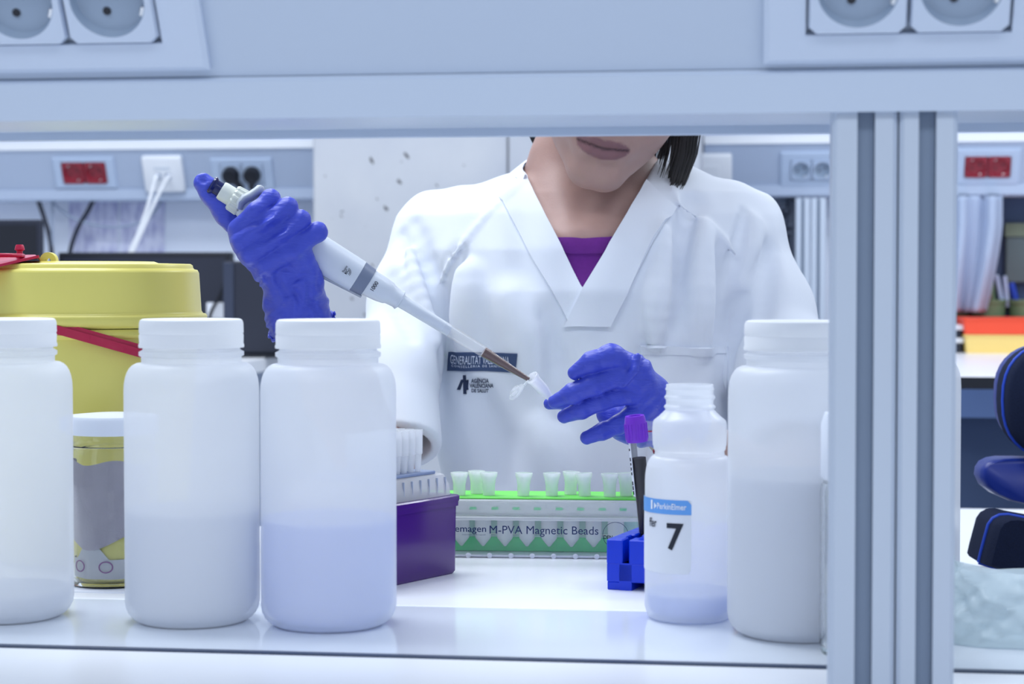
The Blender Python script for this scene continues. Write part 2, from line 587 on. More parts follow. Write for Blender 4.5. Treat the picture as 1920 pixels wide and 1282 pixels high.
pl, pr = on_face(-30, 75), on_face(308, 75)
w_ = (pr.x - pl.x) / 2
cz = w_ * 0.49
O = (pl + pr) / 2 + uz * cz
pe = on_face(397, 126)
socket('double_socket', 'large blurred double socket on the overhead trunking at upper left', 'sockets on the near trunking', O, ux, uz, nrm, w_,
       (-(pe.x - O.x), pe.x - O.x, (pe - O).dot(uz), -(pe - O).dot(uz)), M['socket_white'], M['socket_grey'], M['socket_white'], rot=1.2)
pl, pr = on_face(1512, 58), on_face(1893, 50)
w_ = (pr.x - pl.x) / 2
O = (pl + pr) / 2 + uz * (w_ * 0.49)
pe = on_face(1432, 115)
socket('double_socket', 'large blurred double socket on the overhead trunking at upper right', 'sockets on the near trunking', O, ux, uz, nrm, w_,
       (pe.x - O.x, -(pe.x - O.x), (pe - O).dot(uz), -(pe - O).dot(uz)), M['socket_white'], M['socket_grey'], M['socket_white'], rot=1.2)

# ------------------------------------------------------------------ post of two slotted profiles
Y_P = Y_F + 0.004
xa = at_y(1558, 700, Y_P).x
xm = at_y(1682, 700, Y_P).x
xb = at_y(1793, 700, Y_P).x
post = empty('support_post', ((xa + xb) / 2, Y_P, 0), label='satin aluminium upright of two slotted profiles in the right foreground', cat='post')


def profile(name, x0, x1, yf, g0, g1, z0_, z1_, parent, dpt=0.042):
    """slotted bar; slot between fractions g0..g1 of the front"""
    w = x1 - x0
    a, c = x0 + w * g0, x0 + w * g1
    e = 0.0025
    poly = [(x0, yf + e), (x0 + e, yf), (a, yf), (a, yf + 0.006), (a - 0.004, yf + 0.008), (a - 0.004, yf + 0.016), (c + 0.004, yf + 0.016), (c + 0.004, yf + 0.008),
            (c, yf + 0.006), (c, yf), (x1 - e, yf), (x1, yf + e), (x1, yf + dpt), (x0, yf + dpt)]
    s = MB(); s.prism(poly, z0_, z1_, 'z')
    o = s.build(name, M['alu'])
    keep_world(o, parent)
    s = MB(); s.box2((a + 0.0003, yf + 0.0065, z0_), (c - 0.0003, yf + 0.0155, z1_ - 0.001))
    o2 = s.build('slot_shade', M['alu_slot_shade']); o2.parent = o  # dark strip added as the shade inside the slot
    return o


# both bars stand on the near worktop and run up to the beam
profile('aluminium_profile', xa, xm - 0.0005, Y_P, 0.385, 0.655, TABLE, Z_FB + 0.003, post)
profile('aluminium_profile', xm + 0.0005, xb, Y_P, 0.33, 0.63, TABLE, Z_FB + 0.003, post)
# ================================================================== bottles on the spine
BR, BH = 0.0466, 0.2100


def bottle_profile(R, h_sh, h_neck, r_neck, fil=0.014):
    pr = [(0, 0.004), (R * 0.55, 0.003), (R * 0.80, 0.0)]
    for i in range(6):
        a = math.pi / 2 * i / 5
        pr.append((R - fil + fil * math.sin(a) * 1.0, fil - fil * math.cos(a)))
    pr.append((R, h_sh * 0.5))
    for i in range(8):
        a = math.pi / 2 * i / 7
        q = h_neck - h_sh
        pr.append((r_neck + (R - r_neck) * math.cos(a) ** 0.8, h_sh + q * math.sin(a) ** 0.9))
    return pr


def bottle(u, vbase, label, liquid_v, liq, cap=True):
    """frosted one-litre bottle whose front foot shows at pixel (u, vbase)"""
    base = at_z(u, vbase)
    fwd = Vector((base.x - CAM.x, base.y - CAM.y, 0)).normalized()
    c = base + fwd * (BR * 0.8)
    t = empty('reagent_bottle', (c.x, c.y, TABLE), label=label, cat='bottle', group='large frosted bottles on the shelf')
    pr = bottle_profile(BR, 0.160, 0.180, 0.0345)
    pr += [(0.0345, 0.184), (0.0362, 0.185), (0.0362, 0.1875), (0.0335, 0.189), (0.0335, 0.193)]
    s = MB(); s.lathe(pr, 64)
    s.build('bottle_body', M['hdpe'], t, smooth=50)
    s = MB()
    cp = [(0.0325, 0.1905), (0.0362, 0.1905), (0.0364, 0.192), (0.0358, 0.1935), (0.0360, 0.199), (0.0355, 0.2), (0.0360, 0.201), (0.0358, 0.2075), (0.0350, 0.2095), (0.0335, 0.2103), (0.0315, 0.2103), (0.030, 0.2092), (0, 0.2092)]
    s.lathe(cp, 64)
    cap_o = s.build('screw_cap', M['cap'], t, smooth=40)
    # fill
    d = (P(u, vbase, 1) - CAM)
    dist = (c - CAM).dot(Vector((FWD.x, FWD.y, 0)).normalized())
    zl = (vbase - liquid_v) / FPX * dist
    lp = [(0, 0.0055), (BR * 0.78, 0.0045), (BR - 0.006, 0.008), (BR - 0.0022, 0.016), (BR - 0.0020, zl), (0, zl)]
    s = MB(); s.lathe(lp, 48)
    s.build('liquid', liq, t, smooth=40)
    return t


bottle(13, 1172, 'frosted bottle cut off by the left edge of the photo', 1118, M['liquid_clear'])
bottle(362, 1180, 'frosted half-full bottle beside the red strap and glass jar', 968, M['liquid_clear'])
bottle(617, 1188, 'frosted bottle with bluish liquid in front of the gloved fist', 985, M['liquid_blue'])
bottle(1494, 1207, 'frosted bottle just left of the aluminium post', 905, M['liquid_clear'])
bottle(1677, 1146, 'frosted bottle mostly hidden behind the aluminium post', 1000, M['liquid_clear'])

# ------------------------------------------------------------------ small bottle with the number label
base = at_z(1292, 1172)
fw = Vector((FWD.x, FWD.y, 0)).normalized()
r7 = 0.0312
c7 = base + Vector((base.x - CAM.x, base.y - CAM.y, 0)).normalized() * r7 * 0.9
sc7 = FPX / ((c7 - CAM).dot(fw))          # px per metre there


def h7(v):
    return (1166 - v) / sc7


t7 = empty('buffer_bottle', (c7.x, c7.y, TABLE), label='small uncapped bottle with a blue and white number 7 label', cat='bottle')
pr = [(0, 0.004), (r7 * 0.6, 0.003), (r7 * 0.8, 0), (r7 * 0.93, 0.002), (r7, 0.009), (r7, h7(905))]
for i in range(1, 8):
    a = math.pi / 2 * i / 7
    pr.append((0.0245 + (r7 - 0.0245) * math.cos(a), h7(905) + (h7(858) - h7(905)) * math.sin(a)))
pr += [(0.0242, h7(850)), (0.0252, h7(846)), (0.0252, h7(842)), (0.0258, h7(838)), (0.0262, h7(815)), (0.0258, h7(797)), (0.0250, h7(792)),
       (0.0222, h7(786)), (0.0190, h7(778)), (0.0168, h7(772)), (0.0180, h7(768)), (0.0180, h7(766)), (0.0166, h7(762)), (0.0166, h7(754)), (0.0177, h7(750)), (0.0177, h7(748)),
       (0.0165, h7(744)), (0.0165, h7(737)), (0.0172, h7(734)), (0.0165, h7(730)), (0.0165, h7(725)), (0.0152, h7(725)), (0.0150, h7(770))]
s = MB(); s.lathe(pr, 64)
s.build('bottle_body', M['hdpe_clear'], t7, smooth=35)
lp = [(0, 0.0055), (r7 * 0.78, 0.0045), (r7 - 0.004, 0.006), (r7 - 0.002, 0.012), (r7 - 0.0018, h7(1112)), (0, h7(1112))]
s = MB(); s.lathe(lp, 40); s.build('liquid', M['liquid_blue'], t7, smooth=40)
M['label_blue'] = mat('label_blue', (0.13, 0.36, 0.80), 0.4, noise=0.02)
M['label_white'] = mat('label_white', (0.74, 0.77, 0.84), 0.5, noise=0.01)
M['label_print'] = mat('label_white_print', (0.85, 0.89, 0.95), 0.5, noise=0.01)
A_C = math.atan2(-fw.y, -fw.x)            # angle of the side facing the camera


def ang7(u):
    q = max(-0.999, min(0.999, (u - 1292) / (r7 * sc7)))
    return A_C + math.asin(q)


def on7(u_ang, z, off=0.0):
    return Vector(((r7 + off) * math.cos(u_ang), (r7 + off) * math.sin(u_ang), z))


def patch7(name, a0, a1, z0_, z1_, off, m, rad=0.0, corners=''):
    n, k = 20, 14
    vs, fs = [], []
    W = (a1 - a0) * r7
    for i in range(n + 1):
        x = W * i / n
        lo, hi = z0_, z1_
        if rad > 0:
            for side, cc in ((W - x, 'r'), (x, 'l')):
                if side < rad:
                    dq = rad - math.sqrt(max(0, rad * rad - (rad - side) ** 2))
                    if 't' + cc in corners: hi = min(hi, z1_ - dq)
                    if 'b' + cc in corners: lo = max(lo, z0_ + dq)
        for j in range(k + 1):
            vs.append(on7(a0 + x / r7, lo + (hi - lo) * j / k, off))
    for i in range(n):
        for j in range(k):
            q = i * (k + 1) + j
            fs.append((q, q + k + 1, q + k + 2, q + 1))
    s = MB(); s.faces(vs, fs)
    return s.build(name, m, t7, smooth=60, recalc=False)


aL, aR = ang7(1196), ang7(1288)
aL = ang7(1222) - 0.75
lab = patch7('label_sticker', aL, aR, h7(1071), h7(934), 0.0004, M['label_white'], 0.003, 'br')
lab2 = patch7('label_band', aL, aR, h7(961), h7(934), 0.0007, M['label_blue'], 0.003, 'tr'); lab2['label'] = 'blue label band'


def text7(name, s_, u0, u1, v0, v1, m, bold=0.0, flat=True):
    a0, a1 = ang7(u0), ang7(u1)
    W = (a1 - a0) * r7
    vs, fs = text_fit(s_, W, h7(v0) - h7(v1), bold)
    me = bpy.data.meshes.new(name)
    me.from_pydata([tuple(on7(a0 + x / r7, h7(v1) + z, 0.0011)) for x, z in vs], [], fs)
    link(name, me, m, t7)


text7('label_text', 'PerkinElmer', 1229, 1279, 941, 952, M['label_print'], 0.012)
text7('label_number', '7', 1245, 1274, 977, 1027, M['ink_black'], 0.022)
text7('label_text', 'ffer', 1216.5, 1228, 970, 987, M['ink_black'], 0.01)
s = MB()
a0 = ang7(1224)
s.faces([on7(a0, h7(953), 0.0011), on7(a0 + 0.08, h7(947), 0.0011), on7(a0, h7(941), 0.0011)], [(0, 1, 2)])
s.faces([on7(ang7(1219.0), h7(954), 0.0011), on7(ang7(1221.5), h7(954), 0.0011), on7(ang7(1221.5), h7(937), 0.0011), on7(ang7(1219.0), h7(937), 0.0011)], [(0, 1, 2, 3)])
s.build('label_mark', M['label_print'], t7, recalc=False)

# ------------------------------------------------------------------ glass jar between the bottles, on a sheet of paper
cj = P(212, 1000, 1.50); cj.z = TABLE
s = MB(); s.box2((cj.x - 0.055, cj.y - 0.045, TABLE), (cj.x + 0.05, cj.y + 0.045, TABLE + 0.0006))
tag(s.build('paper_sheet', M['paper']), 'white paper sheet lying under the lidded glass jar', 'paper')
tj = empty('glass_jar', (cj.x, cj.y, TABLE + 0.0008), label='glass jar with white lid between the two left bottles', cat='jar')
R = 0.0345
pr = [(0, 0.003), (R * 0.8, 0.002), (R * 0.93, 0.0), (R, 0.006), (R, 0.095), (R * 0.96, 0.103), (R * 0.93, 0.106), (R * 0.97, 0.108), (R * 0.93, 0.111), (R * 0.97, 0.114), (R * 0.93, 0.117), (R * 0.93, 0.120)]
inner = [(r - 0.0022 if r > 0.005 else 0, z + (0.004 if z < 0.01 else 0)) for r, z in pr][::-1]
s = MB(); s.lathe(pr + inner, 48); s.build('jar_glass', M['glass'], tj, smooth=50)
M['lid_white'] = mat('lid_white', (0.80, 0.84, 0.92), 0.4, noise=0.02)
M['lid_tab'] = mat('lid_tab_blue', (0.35, 0.50, 0.85), 0.4, noise=0.02)
s = MB(); s.lathe([(R * 0.94, 0.117), (R * 1.02, 0.117), (R * 1.02, 0.1285), (R * 0.98, 0.131), (R * 0.5, 0.1325), (0, 0.1325)], 48); s.build('jar_lid', M['lid_white'], tj, smooth=35)
s = MB(); s.box((-R * 1.06, -0.006, 0.124), (0.005, 0.010, 0.011), 0.001, 1); s.build('lid_tab', M['lid_tab'], tj)
# what is inside: lilac-grey wipe, and a pale bag with purple rings at the bottom
M['wipe'] = mat('lilac_grey_wipe', (0.50, 0.46, 0.55), 0.8, noise=0.12, nscale=60, bump=0.3, bscale=400)
M['wrap'] = mat('pale_wrap', (0.62, 0.63, 0.70), 0.5, noise=0.06, nscale=60)
M['ring'] = mat('purple_print', (0.25, 0.04, 0.30), 0.5, noise=0.05)
M['ylabel'] = mat('yellow_wrap', (0.72, 0.66, 0.16), 0.5, noise=0.05)


def wavy(r, z0f, z1f, n=40, a0=math.pi * 1.0, a1=math.pi * 2.0):
    vs, fs = [], []
    for i in range(n + 1):
        a = a0 + (a1 - a0) * i / n
        rr = r * (1 + 0.02 * math.sin(a * 9))
        lo, hi = z0f(a), z1f(a)
        for j in range(5):
            z = lo + (hi - lo) * j / 4
            vs.append((rr * math.cos(a), rr * math.sin(a), z))
    for i in range(n):
        for j in range(4):
            q = i * 5 + j
            fs.append((q, q + 5, q + 6, q + 1))
    return vs, fs


s = MB(); s.faces(*wavy(R * 0.86, lambda a: 0.035 + 0.006 * math.sin(a * 2.5), lambda a: 0.096 + 0.002 * math.sin(a * 4), a0=math.pi, a1=math.tau)); s.build('wipe', M['wipe'], tj, smooth=60)
s = MB(); s.faces(*wavy(R * 0.80, lambda a: 0.010, lambda a: 0.046 + 0.005 * math.sin(a * 2 + 1))); s.build('yellow_wrap', M['ylabel'], tj, smooth=60)
s = MB(); s.faces(*wavy(R * 0.84, lambda a: 0.007, lambda a: 0.022 + 0.012 * max(0, math.sin(a * 3 + 0.9)))); s.build('pale_wrap', M['wrap'], tj, smooth=60)
for da in (-0.75, 0.02):
    a = A_C + da
    q = [Vector((R * 0.875 * math.cos(a + 0.17 * math.cos(k)), R * 0.875 * math.sin(a + 0.17 * math.cos(k)), 0.0165 + 0.0042 * math.sin(k))) for k in [math.tau * i / 16 for i in range(17)]]
    s = MB(); s.tube(q, 0.0005, 5); s.build('printed_ring', M['ring'], tj)

# glass jar whose left rim shows beside the post
cg = P(1634, 1000, 1.222); cg.z = TABLE
tg = empty('glass_jar', (cg.x, cg.y, TABLE), label='glass jar with white lid, nearly all behind the post', cat='jar')
R2 = 0.0325
z9 = 0.112
pr = [(0, 0.003), (R2 * 0.85, 0.002), (R2 * 0.96, 0.0), (R2, 0.007), (R2, z9 - 0.01), (R2 * 0.95, z9)]
inner = [(r - 0.003 if r > 0.005 else 0, z + (0.004 if z < 0.01 else 0)) for r, z in pr][::-1]
s = MB(); s.lathe(pr + inner, 48); s.build('jar_glass', M['glass'], tg, smooth=50)
s = MB(); s.lathe([(R2 * 0.9, z9 - 0.004), (R2 * 0.99, z9 + 0.0005), (R2 * 0.99, z9 + 0.034), (R2 * 0.92, z9 + 0.041), (0, z9 + 0.042)], 48); s.build('jar_lid', M['lid_white'], tg, smooth=35)

# ------------------------------------------------------------------ yellow sharps container
cs = P(165, 900, 1.655); cs.z = TABLE
ts = empty('sharps_container', (cs.x, cs.y, TABLE), label='large yellow round container with red flap at the left', cat='container')
kS = 1.655 / FPX


def hz(v):
    return (520 - v) * kS * 0.985 + (CAM.z - TABLE)


def rx(u):
    return (u - 165) * kS


pr = [(0, 0.003), (rx(335), 0.0), (rx(345), 0.004), (rx(368), hz(660)), (rx(369), hz(632)), (rx(376), hz(628)), (rx(379), hz(624)), (rx(377), hz(619)), (rx(374), hz(614))]
s = MB(); s.lathe(pr, 72); s.build('container_body', M['yellow'], ts, smooth=50)
pr = [(rx(372), hz(613)), (rx(383), hz(608)), (rx(387), hz(600)), (rx(388), hz(593)), (rx(385), hz(589)), (rx(380), hz(588)), (rx(377), hz(583)), (rx(373), hz(512)), (rx(370), hz(506)), (rx(364), hz(504.5)),
      (rx(362), hz(502)), (rx(361), hz(497)), (rx(357), hz(494.5)), (rx(298), hz(493)), (rx(290), hz(490)), (0, hz(489))]
s = MB(); s.lathe(pr, 72); s.build('container_lid', M['yellow'], ts, smooth=50)
# ear with a hole, red flap with stud, red carrying strap
e = P(92, 489, 1.60) - cs - Vector((0, 0, TABLE - TABLE))
e = Vector((e.x, e.y, P(92, 489, 1.60).z - TABLE))
n = 20
vs, fs = [], []
for k, yy in enumerate((-0.003, 0.003)):
    for i in range(n):
        a = math.tau * i / n
        for rr in (0.0026, 0.0072):
            zz = max(-0.0065, rr * math.sin(a)) if rr > 0.005 else rr * math.sin(a)
            vs.append((e.x + rr * math.cos(a), e.y + yy, e.z + zz))
for i in range(n):
    j = (i + 1) % n
    A, B = 2 * i, 2 * j
    o_ = 2 * n
    fs += [(A, A + 1, B + 1, B), (A + o_, B + o_, B + 1 + o_, A + 1 + o_), (A + 1, A + 1 + o_, B + 1 + o_, B + 1), (A, B, B + o_, A + o_)]
s = MB(); s.faces(vs, fs); s.build('hinge_ear', M['yellow'], ts, smooth=40)


def loc_s(u, v, d):
    p = P(u, v, d)
    return Vector((p.x - cs.x, p.y - cs.y, p.z - TABLE))


fl = [loc_s(-75, 512, 1.56), loc_s(0, 500, 1.56), loc_s(73, 483, 1.575), loc_s(75, 489, 1.60), loc_s(66, 482, 1.66), loc_s(-75, 484, 1.66)]
s = MB()
top = [p + Vector((0, 0, 0.0022)) for p in fl]
s.faces(fl + top, [tuple(range(6))[::-1], tuple(range(6, 12))] + [(i, (i + 1) % 6, (i + 1) % 6 + 6, i + 6) for i in range(6)])
flap = s.build('flap', M['red'], ts); flap['label'] = 'crimson flap'
b0 = loc_s(37, 487, 1.615)
s = MB(); s.lathe([(0.0035, -0.004), (0.003, 0.0), (0.0026, 0.003), (0.0026, 0.0075), (0.0042, 0.0085), (0.0036, 0.0115), (0.0028, 0.0128), (0, 0.0128)], 20, M=Matrix.Translation(b0)); s.build('stud', M['red'], ts, smooth=40)
q = [loc_s(0, 492, 1.585) + Vector((0.019 * math.cos(k) * 1.0 - 0.010, 0.028 * math.sin(k) + 0.02, 0.006 + 0.0 * k)) for k in [math.tau * i / 24 for i in range(25)]]
s = MB(); s.tube(q, 0.0018, 8); s.build('flap_ring', M['red'], ts, smooth=60)


def strap(dz0, dz1, dr, thick):
    """band bent around the body, sloping down to the right"""
    vs, fs = [], []
    n = 16
    for i in range(n + 1):
        u = 72 + (268 - 72) * i / n
        v = 612 + (657 - 612) * (u - 105) / 160.0
        r_ = ray(u, v)
        rh = Vector((r_.x, r_.y)); c2 = Vector((cs.x, cs.y))
        for rr_, zz in ((rx(376) + dr, dz0), (rx(376) + dr, dz1), (rx(376) + dr + thick, dz1), (rx(376) + dr + thick, dz0)):
            A = rh.dot(rh); Bq = -2 * rh.dot(c2); Cq = c2.dot(c2) - rr_ * rr_
            tt = (-Bq - math.sqrt(max(0, Bq * Bq - 4 * A * Cq))) / (2 * A)
            p = CAM + r_ * tt
            vs.append((p.x - cs.x, p.y - cs.y, p.z - TABLE + zz))
    for i in range(n):
        a = i * 4
        for k in range(4):
            fs.append((a + k, a + (k + 1) % 4, a + 4 + (k + 1) % 4, a + 4 + k))
    fs += [(0, 1, 2, 3), (n * 4 + 3, n * 4 + 2, n * 4 + 1, n * 4)]
    return vs, fs


s = MB(); s.faces(*strap(-0.0060, 0.0012, 0.0012, 0.003)); s.faces(*strap(0.0008, 0.0048, 0.0012, 0.0016)); st = s.build('carry_strap', M['red'], ts); st['label'] = 'crimson strap'

# ------------------------------------------------------------------ purple tip box with tips
pA = at_z(748, 1098)
pB = at_z(861, 1074)
ex = (pB - pA); ex.z = 0; ex.normalize()           # along the visible face, to the right
ey = Vector((-ex.y, ex.x, 0))                       # away from the camera
BL, BW = 0.122, 0.084
kB = FPX / ((pB - CAM).dot(FWD))
hB = (1074 - 926) / kB
O0 = pB - ex * BL
F0 = frame(Vector((O0.x, O0.y, TABLE)), ex, ey, Vector((0, 0, 1)))
tb = empty('tip_box', (0, 0, 0), label='purple pipette tip box in front of the green rack', cat='box')


def rrect(x0, y0_, x1, y1, r, n=5):
    pts = []
    for cx, cyy, a in ((x1 - r, y0_ + r, -90), (x1 - r, y1 - r, 0), (x0 + r, y1 - r, 90), (x0 + r, y0_ + r, 180)):
        for i in range(n + 1):
            q = math.radians(a + 90 * i / n)
            pts.append((cx + r * math.cos(q), cyy + r * math.sin(q)))
    return pts


def loft(s, sections, M_=None, cap=True):
    """sections: list of (polygon, z)"""
    vs, fs = [], []
    n = len(sections[0][0])
    for poly, z in sections:
        vs += [(a, b_, z) for a, b_ in poly]
    for k in range(len(sections) - 1):
        for i in range(n):
            j = (i + 1) % n
            fs.append((k * n + i, k * n + j, (k + 1) * n + j, (k + 1) * n + i))
    if cap:
        fs.append(tuple(range(n))[::-1])
        fs.append(tuple(range((len(sections) - 1) * n, len(sections) * n)))
    s.faces(vs, fs, M=M_)
    return s


def rr(i, r=0.006):
    return rrect(i, i, BL - i, BW - i, r)


s = MB(); loft(s, [(rr(0.0030, 0.003), 0), (rr(0.0012, 0.004), 0.0025), (rr(0.0004), hB * 0.5), (rr(0.0), hB - 0.009), (rr(-0.0012), hB - 0.0088), (rr(-0.0014), hB - 0.005), (rr(-0.0018), hB - 0.0048), (rr(-0.0020), hB - 0.001), (rr(-0.001), hB), (rr(0.003), hB)], F0)
s.build('box_base', M['purple'], tb, smooth=40)
s = MB(); loft(s, [(rr(0.0034), hB + 0.0002), (rr(0.0040), hB + 0.008), (rr(0.0070), hB + 0.0165), (rr(0.0090), hB + 0.0175)], F0)
tray = s.build('tip_tray', M['frost'], tb, smooth=40)
M['tray_line'] = mat('tray_grid', (0.45, 0.50, 0.62), 0.5, noise=0.02)
M['tray_top'] = mat('tray_blue_grey', (0.24, 0.30, 0.46), 0.5, noise=0.02)
s = MB(); s.box2((0.009, 0.0085, hB + 0.0178), (BL - 0.020, BW - 0.009, hB + 0.0205), 0.0006, 1, M=F0); s.build('tray_plate', M['tray_top'], tb)
for i in range(10):
    x = 0.012 + i * 0.0108
    s = MB(); s.box((x, 0.0047, hB + 0.0085), (0.0005, 0.002, 0.013), M=F0 @ Matrix.Translation((0, 0, 0)) @ Matrix.Rotation(0.0, 4, 'X')); s.build('tray_rib', M['tray_line'], tb)
tip_me = None
nt_ = 0
ORD = ['first', 'second', 'third', 'fourth', 'fifth', 'sixth', 'seventh', 'eighth', 'ninth']
for j in range(3):
    for i in range(8):
        if tip_me is None:
            s = MB()
            s.lathe([(0.0022, 0.0), (0.0030, 0.010), (0.0032, 0.014), (0.0039, 0.0145), (0.0041, 0.0335), (0.0036, 0.0335), (0.0034, 0.016), (0.0, 0.0155)], 16)
            o = s.build('pipette_tip', M['frost'], None, smooth=40)
            tip_me = o.data
        else:
            o = bpy.data.objects.new('pipette_tip', tip_me); COL.objects.link(o)
        o.location = F0 @ Vector((BL - 0.0365 - i * 0.0088, 0.014 + j * 0.0090, hB + 0.0206))
        tag(o, ORD[i] + ' frosted tip from the right in the ' + ['front', 'middle', 'rear'][j] + ' row of the purple box', 'pipette tip', 'tips standing in the purple box')

# ------------------------------------------------------------------ clear rack with green bars and lettering
gl, gr_ = at_z(775, 1044), at_z(1225, 1049)
gx = (gr_ - gl); gx.z = 0; W_g = gx.length; gx.normalize()
gy = Vector((-gx.y, gx.x, 0))
FG = frame(Vector((gl.x, gl.y, TABLE)), gx, gy, Vector((0, 0, 1)))
dG = 1.645
kG = FPX / dG


def gz(v):
    return max(0.0, (1046.5 - v) / kG)


def gxp(u):
    """local x on the front plane of the rack under pixel u"""
    r = ray(u, 1000)
    o = Vector((gl.x, gl.y, 0)) - CAM
    t = o.dot(gy) / r.dot(gy)
    return (CAM + r * t - Vector((gl.x, gl.y, 0))).dot(gx)


tgk = empty('tube_rack', (0, 0, 0), label='clear tube rack with green bars and navy lettering', cat='rack')
DG = 0.062
s = MB(); s.box2((0, 0.001, 0.0004), (W_g, DG, 0.0024), 0.0006, 1, M=FG); s.build('base_plate', M['white_plastic'], tgk)
M['mint'] = mat('mint_panel', (0.60, 0.86, 0.76), 0.5, noise=0.02)
s = MB(); s.box2((0.001, 0.027, gz(1009)), (W_g - 0.001, 0.029, gz(977.5)), 0.0004, 1, M=FG); s.build('mint_panel', M['mint'], tgk)
s = MB(); s.box2((0.001, 0.024, gz(1015)), (W_g - 0.001, 0.029, gz(1010)), 0.0004, 1, M=FG); s.build('bar_step', M['mint'], tgk)
s = MB(); s.box2((0.001, 0.023, 0.0026), (W_g - 0.001, 0.029, gz(1014)), 0.0004, 1, M=FG)
s.build('green_bar', M['green'], tgk)
s = MB(); s.box2((0, 0, 0.0026), (W_g, 0.0016, gz(977)), 0.0003, 1, M=FG); s.build('front_panel', M['tube_glass'], tgk)
s = MB(); s.box2((0, DG - 0.002, 0.0026), (W_g, DG, gz(940)), 0.0003, 1, M=FG); s.build('rear_panel', M['frost'], tgk)
s = MB(); s.box2((0, 0.0, gz(976.5)), (W_g, 0.030, gz(970)), 0.0006, 1, M=FG); s.build('shelf', M['frost'], tgk)
s = MB(); s.box2((0, 0.004, gz(968)), (W_g, 0.0056, gz(942)), 0.0004, 1, M=FG); s.build('upper_panel', M['clear'], tgk)
s = MB(); s.box2((0, 0.003, gz(941)), (W_g, DG - 0.0022, gz(938.5)), 0.0006, 1, M=FG); s.build('top_shelf', M['frost'], tgk)
s = MB(); s.box2((0, 0.006, gz(938)), (W_g, DG - 0.003, gz(935)), 0.0004, 1, M=FG); o = s.build('top_green_plate', M['green_lime'], tgk); o['label'] = 'lime green top plate'
for u in (878, 918, 958, 998, 1038, 1079, 1119, 1159):
    s = MB(); s.lathe([(0, 0), (0.0024, 0), (0.0022, 0.0008), (0, 0.001)], 14, M=FG @ Matrix.Translation((gxp(u), -0.0001, gz(1042))) @ Matrix.Rotation(math.pi / 2, 4, 'X')); s.build('foot_stud', M['white_plastic'], tgk)
for i, u in enumerate((886, 927, 967, 1007, 1048, 1088, 1129, 1168)):
    s = MB(); s.box((gxp(u), 0.0048, gz(955)), (0.006, 0.0012, 0.0024), 0.0004, 1, M=FG); s.build('clip', M['green'], tgk)
s = MB()


def on_g(x0, v1):
    return lambda a, b_: FG @ Vector((x0 + a, -0.0003, gz(v1) + b_))


x0 = gxp(835); text_obj('lettering', 'chemagen', gxp(911.5) - x0, (1002 - 986) / kG, on_g(x0, 1002), M['ink'], tgk, 0.006)
x0 = gxp(918); text_obj('lettering', 'M-PVA Magnetic Beads', gxp(1122) - x0, (1006 - 986) / kG, on_g(x0, 1006), M['ink'], tgk, 0.0)
x0 = gxp(866); text_obj('small_lettering', 'Technologie fur Biomagnetik', gxp(911) - x0, 0.0011, on_g(x0, 1004.8), M['ink'], tgk, 0.0)
cxg = gxp(1154); q = [FG @ Vector((cxg + 0.0108 * math.cos(k), -0.0004, gz(1001) + 0.0108 * math.sin(k))) for k in [math.tau * i / 32 for i in range(33)]]
s = MB(); s.tube(q, 0.00025, 4); s.build('round_emblem', M['ink'], tgk)
x0 = gxp(1132); text_obj('emblem_lettering', 'DEN', 0.0075, 0.0032, on_g(x0, 1009), M['ink_black'], tgk, 0.02)

# front row of conical tubes hanging from the middle shelf
tube_me = None
M['tube_front'] = thin_plastic('tube_plastic', (0.98, 0.99, 1.0), see=0.15, transl=0.45, rough=0.25, gloss=0.1)
for ti, u in enumerate((860, 901, 942.5, 984, 1026, 1068, 1110, 1152)):
    if tube_me is None:
        Lt = gz(978) - gz(1029)
        s = MB(); s.lathe([(0, 0), (0.0012, 0.0004), (0.0066, 0.0072), (0.0069, 0.009), (0.0071, Lt), (0, Lt)], 24)
        o = s.build('sample_tube', M['tube_front'], None, smooth=40); tube_me = o.data
    else:
        o = bpy.data.objects.new('sample_tube', tube_me); COL.objects.link(o)
    o.location = FG @ Vector((gxp(u) + 0.0009, 0.0145, gz(1029)))
    tag(o, ORD[ti] + ' white conical tube from the left behind the lettered rack panel', 'tube', 'conical tubes inside the lettered rack')
# open microtubes standing in the top plate
mt_me = None
for mi_, (u, dy, tilt) in enumerate(((858, 0.020, 0), (888, 0.034, 0), (913, 0.022, 0), (978, 0.020, 0.02), (1031, 0.022, 0), (1064, 0.034, 0.05), (1093, 0.022, -0.06), (1140, 0.020, 0), (1170, 0.026, -0.03))):
    if mt_me is None:
        s = MB(); s.lathe([(0, 0), (0.0052, 0.0), (0.0054, 0.0105), (0.0058, 0.011), (0.0060, 0.0135), (0.0075, 0.0180), (0.0076, 0.0196), (0.0069, 0.0198), (0.0052, 0.0135), (0.0048, 0.002), (0, 0.002)], 24)
        o = s.build('microtube', M['frost'], None, smooth=40); mt_me = o.data
        s = MB(); s.lathe([(0, 0.0172), (0.0062, 0.0176), (0.0058, 0.0168), (0, 0.0165)], 20); o2 = s.build('tube_lid', M['frost'], o)
        mt_lid = o2.data
    else:
        o = bpy.data.objects.new('microtube', mt_me); COL.objects.link(o)
        o2 = bpy.data.objects.new('tube_lid', mt_lid); COL.objects.link(o2); o2.parent = o
    o.location = FG @ Vector((gxp(u) + (u - 960) * dy / FPX * 0.9, dy, gz(934.5)))
    o.rotation_euler = (0, tilt, 0)
    tag(o, ORD[mi_] + ' clear microtube from the left on the lime green rack top', 'tube', 'microtubes on top of the lettered rack')

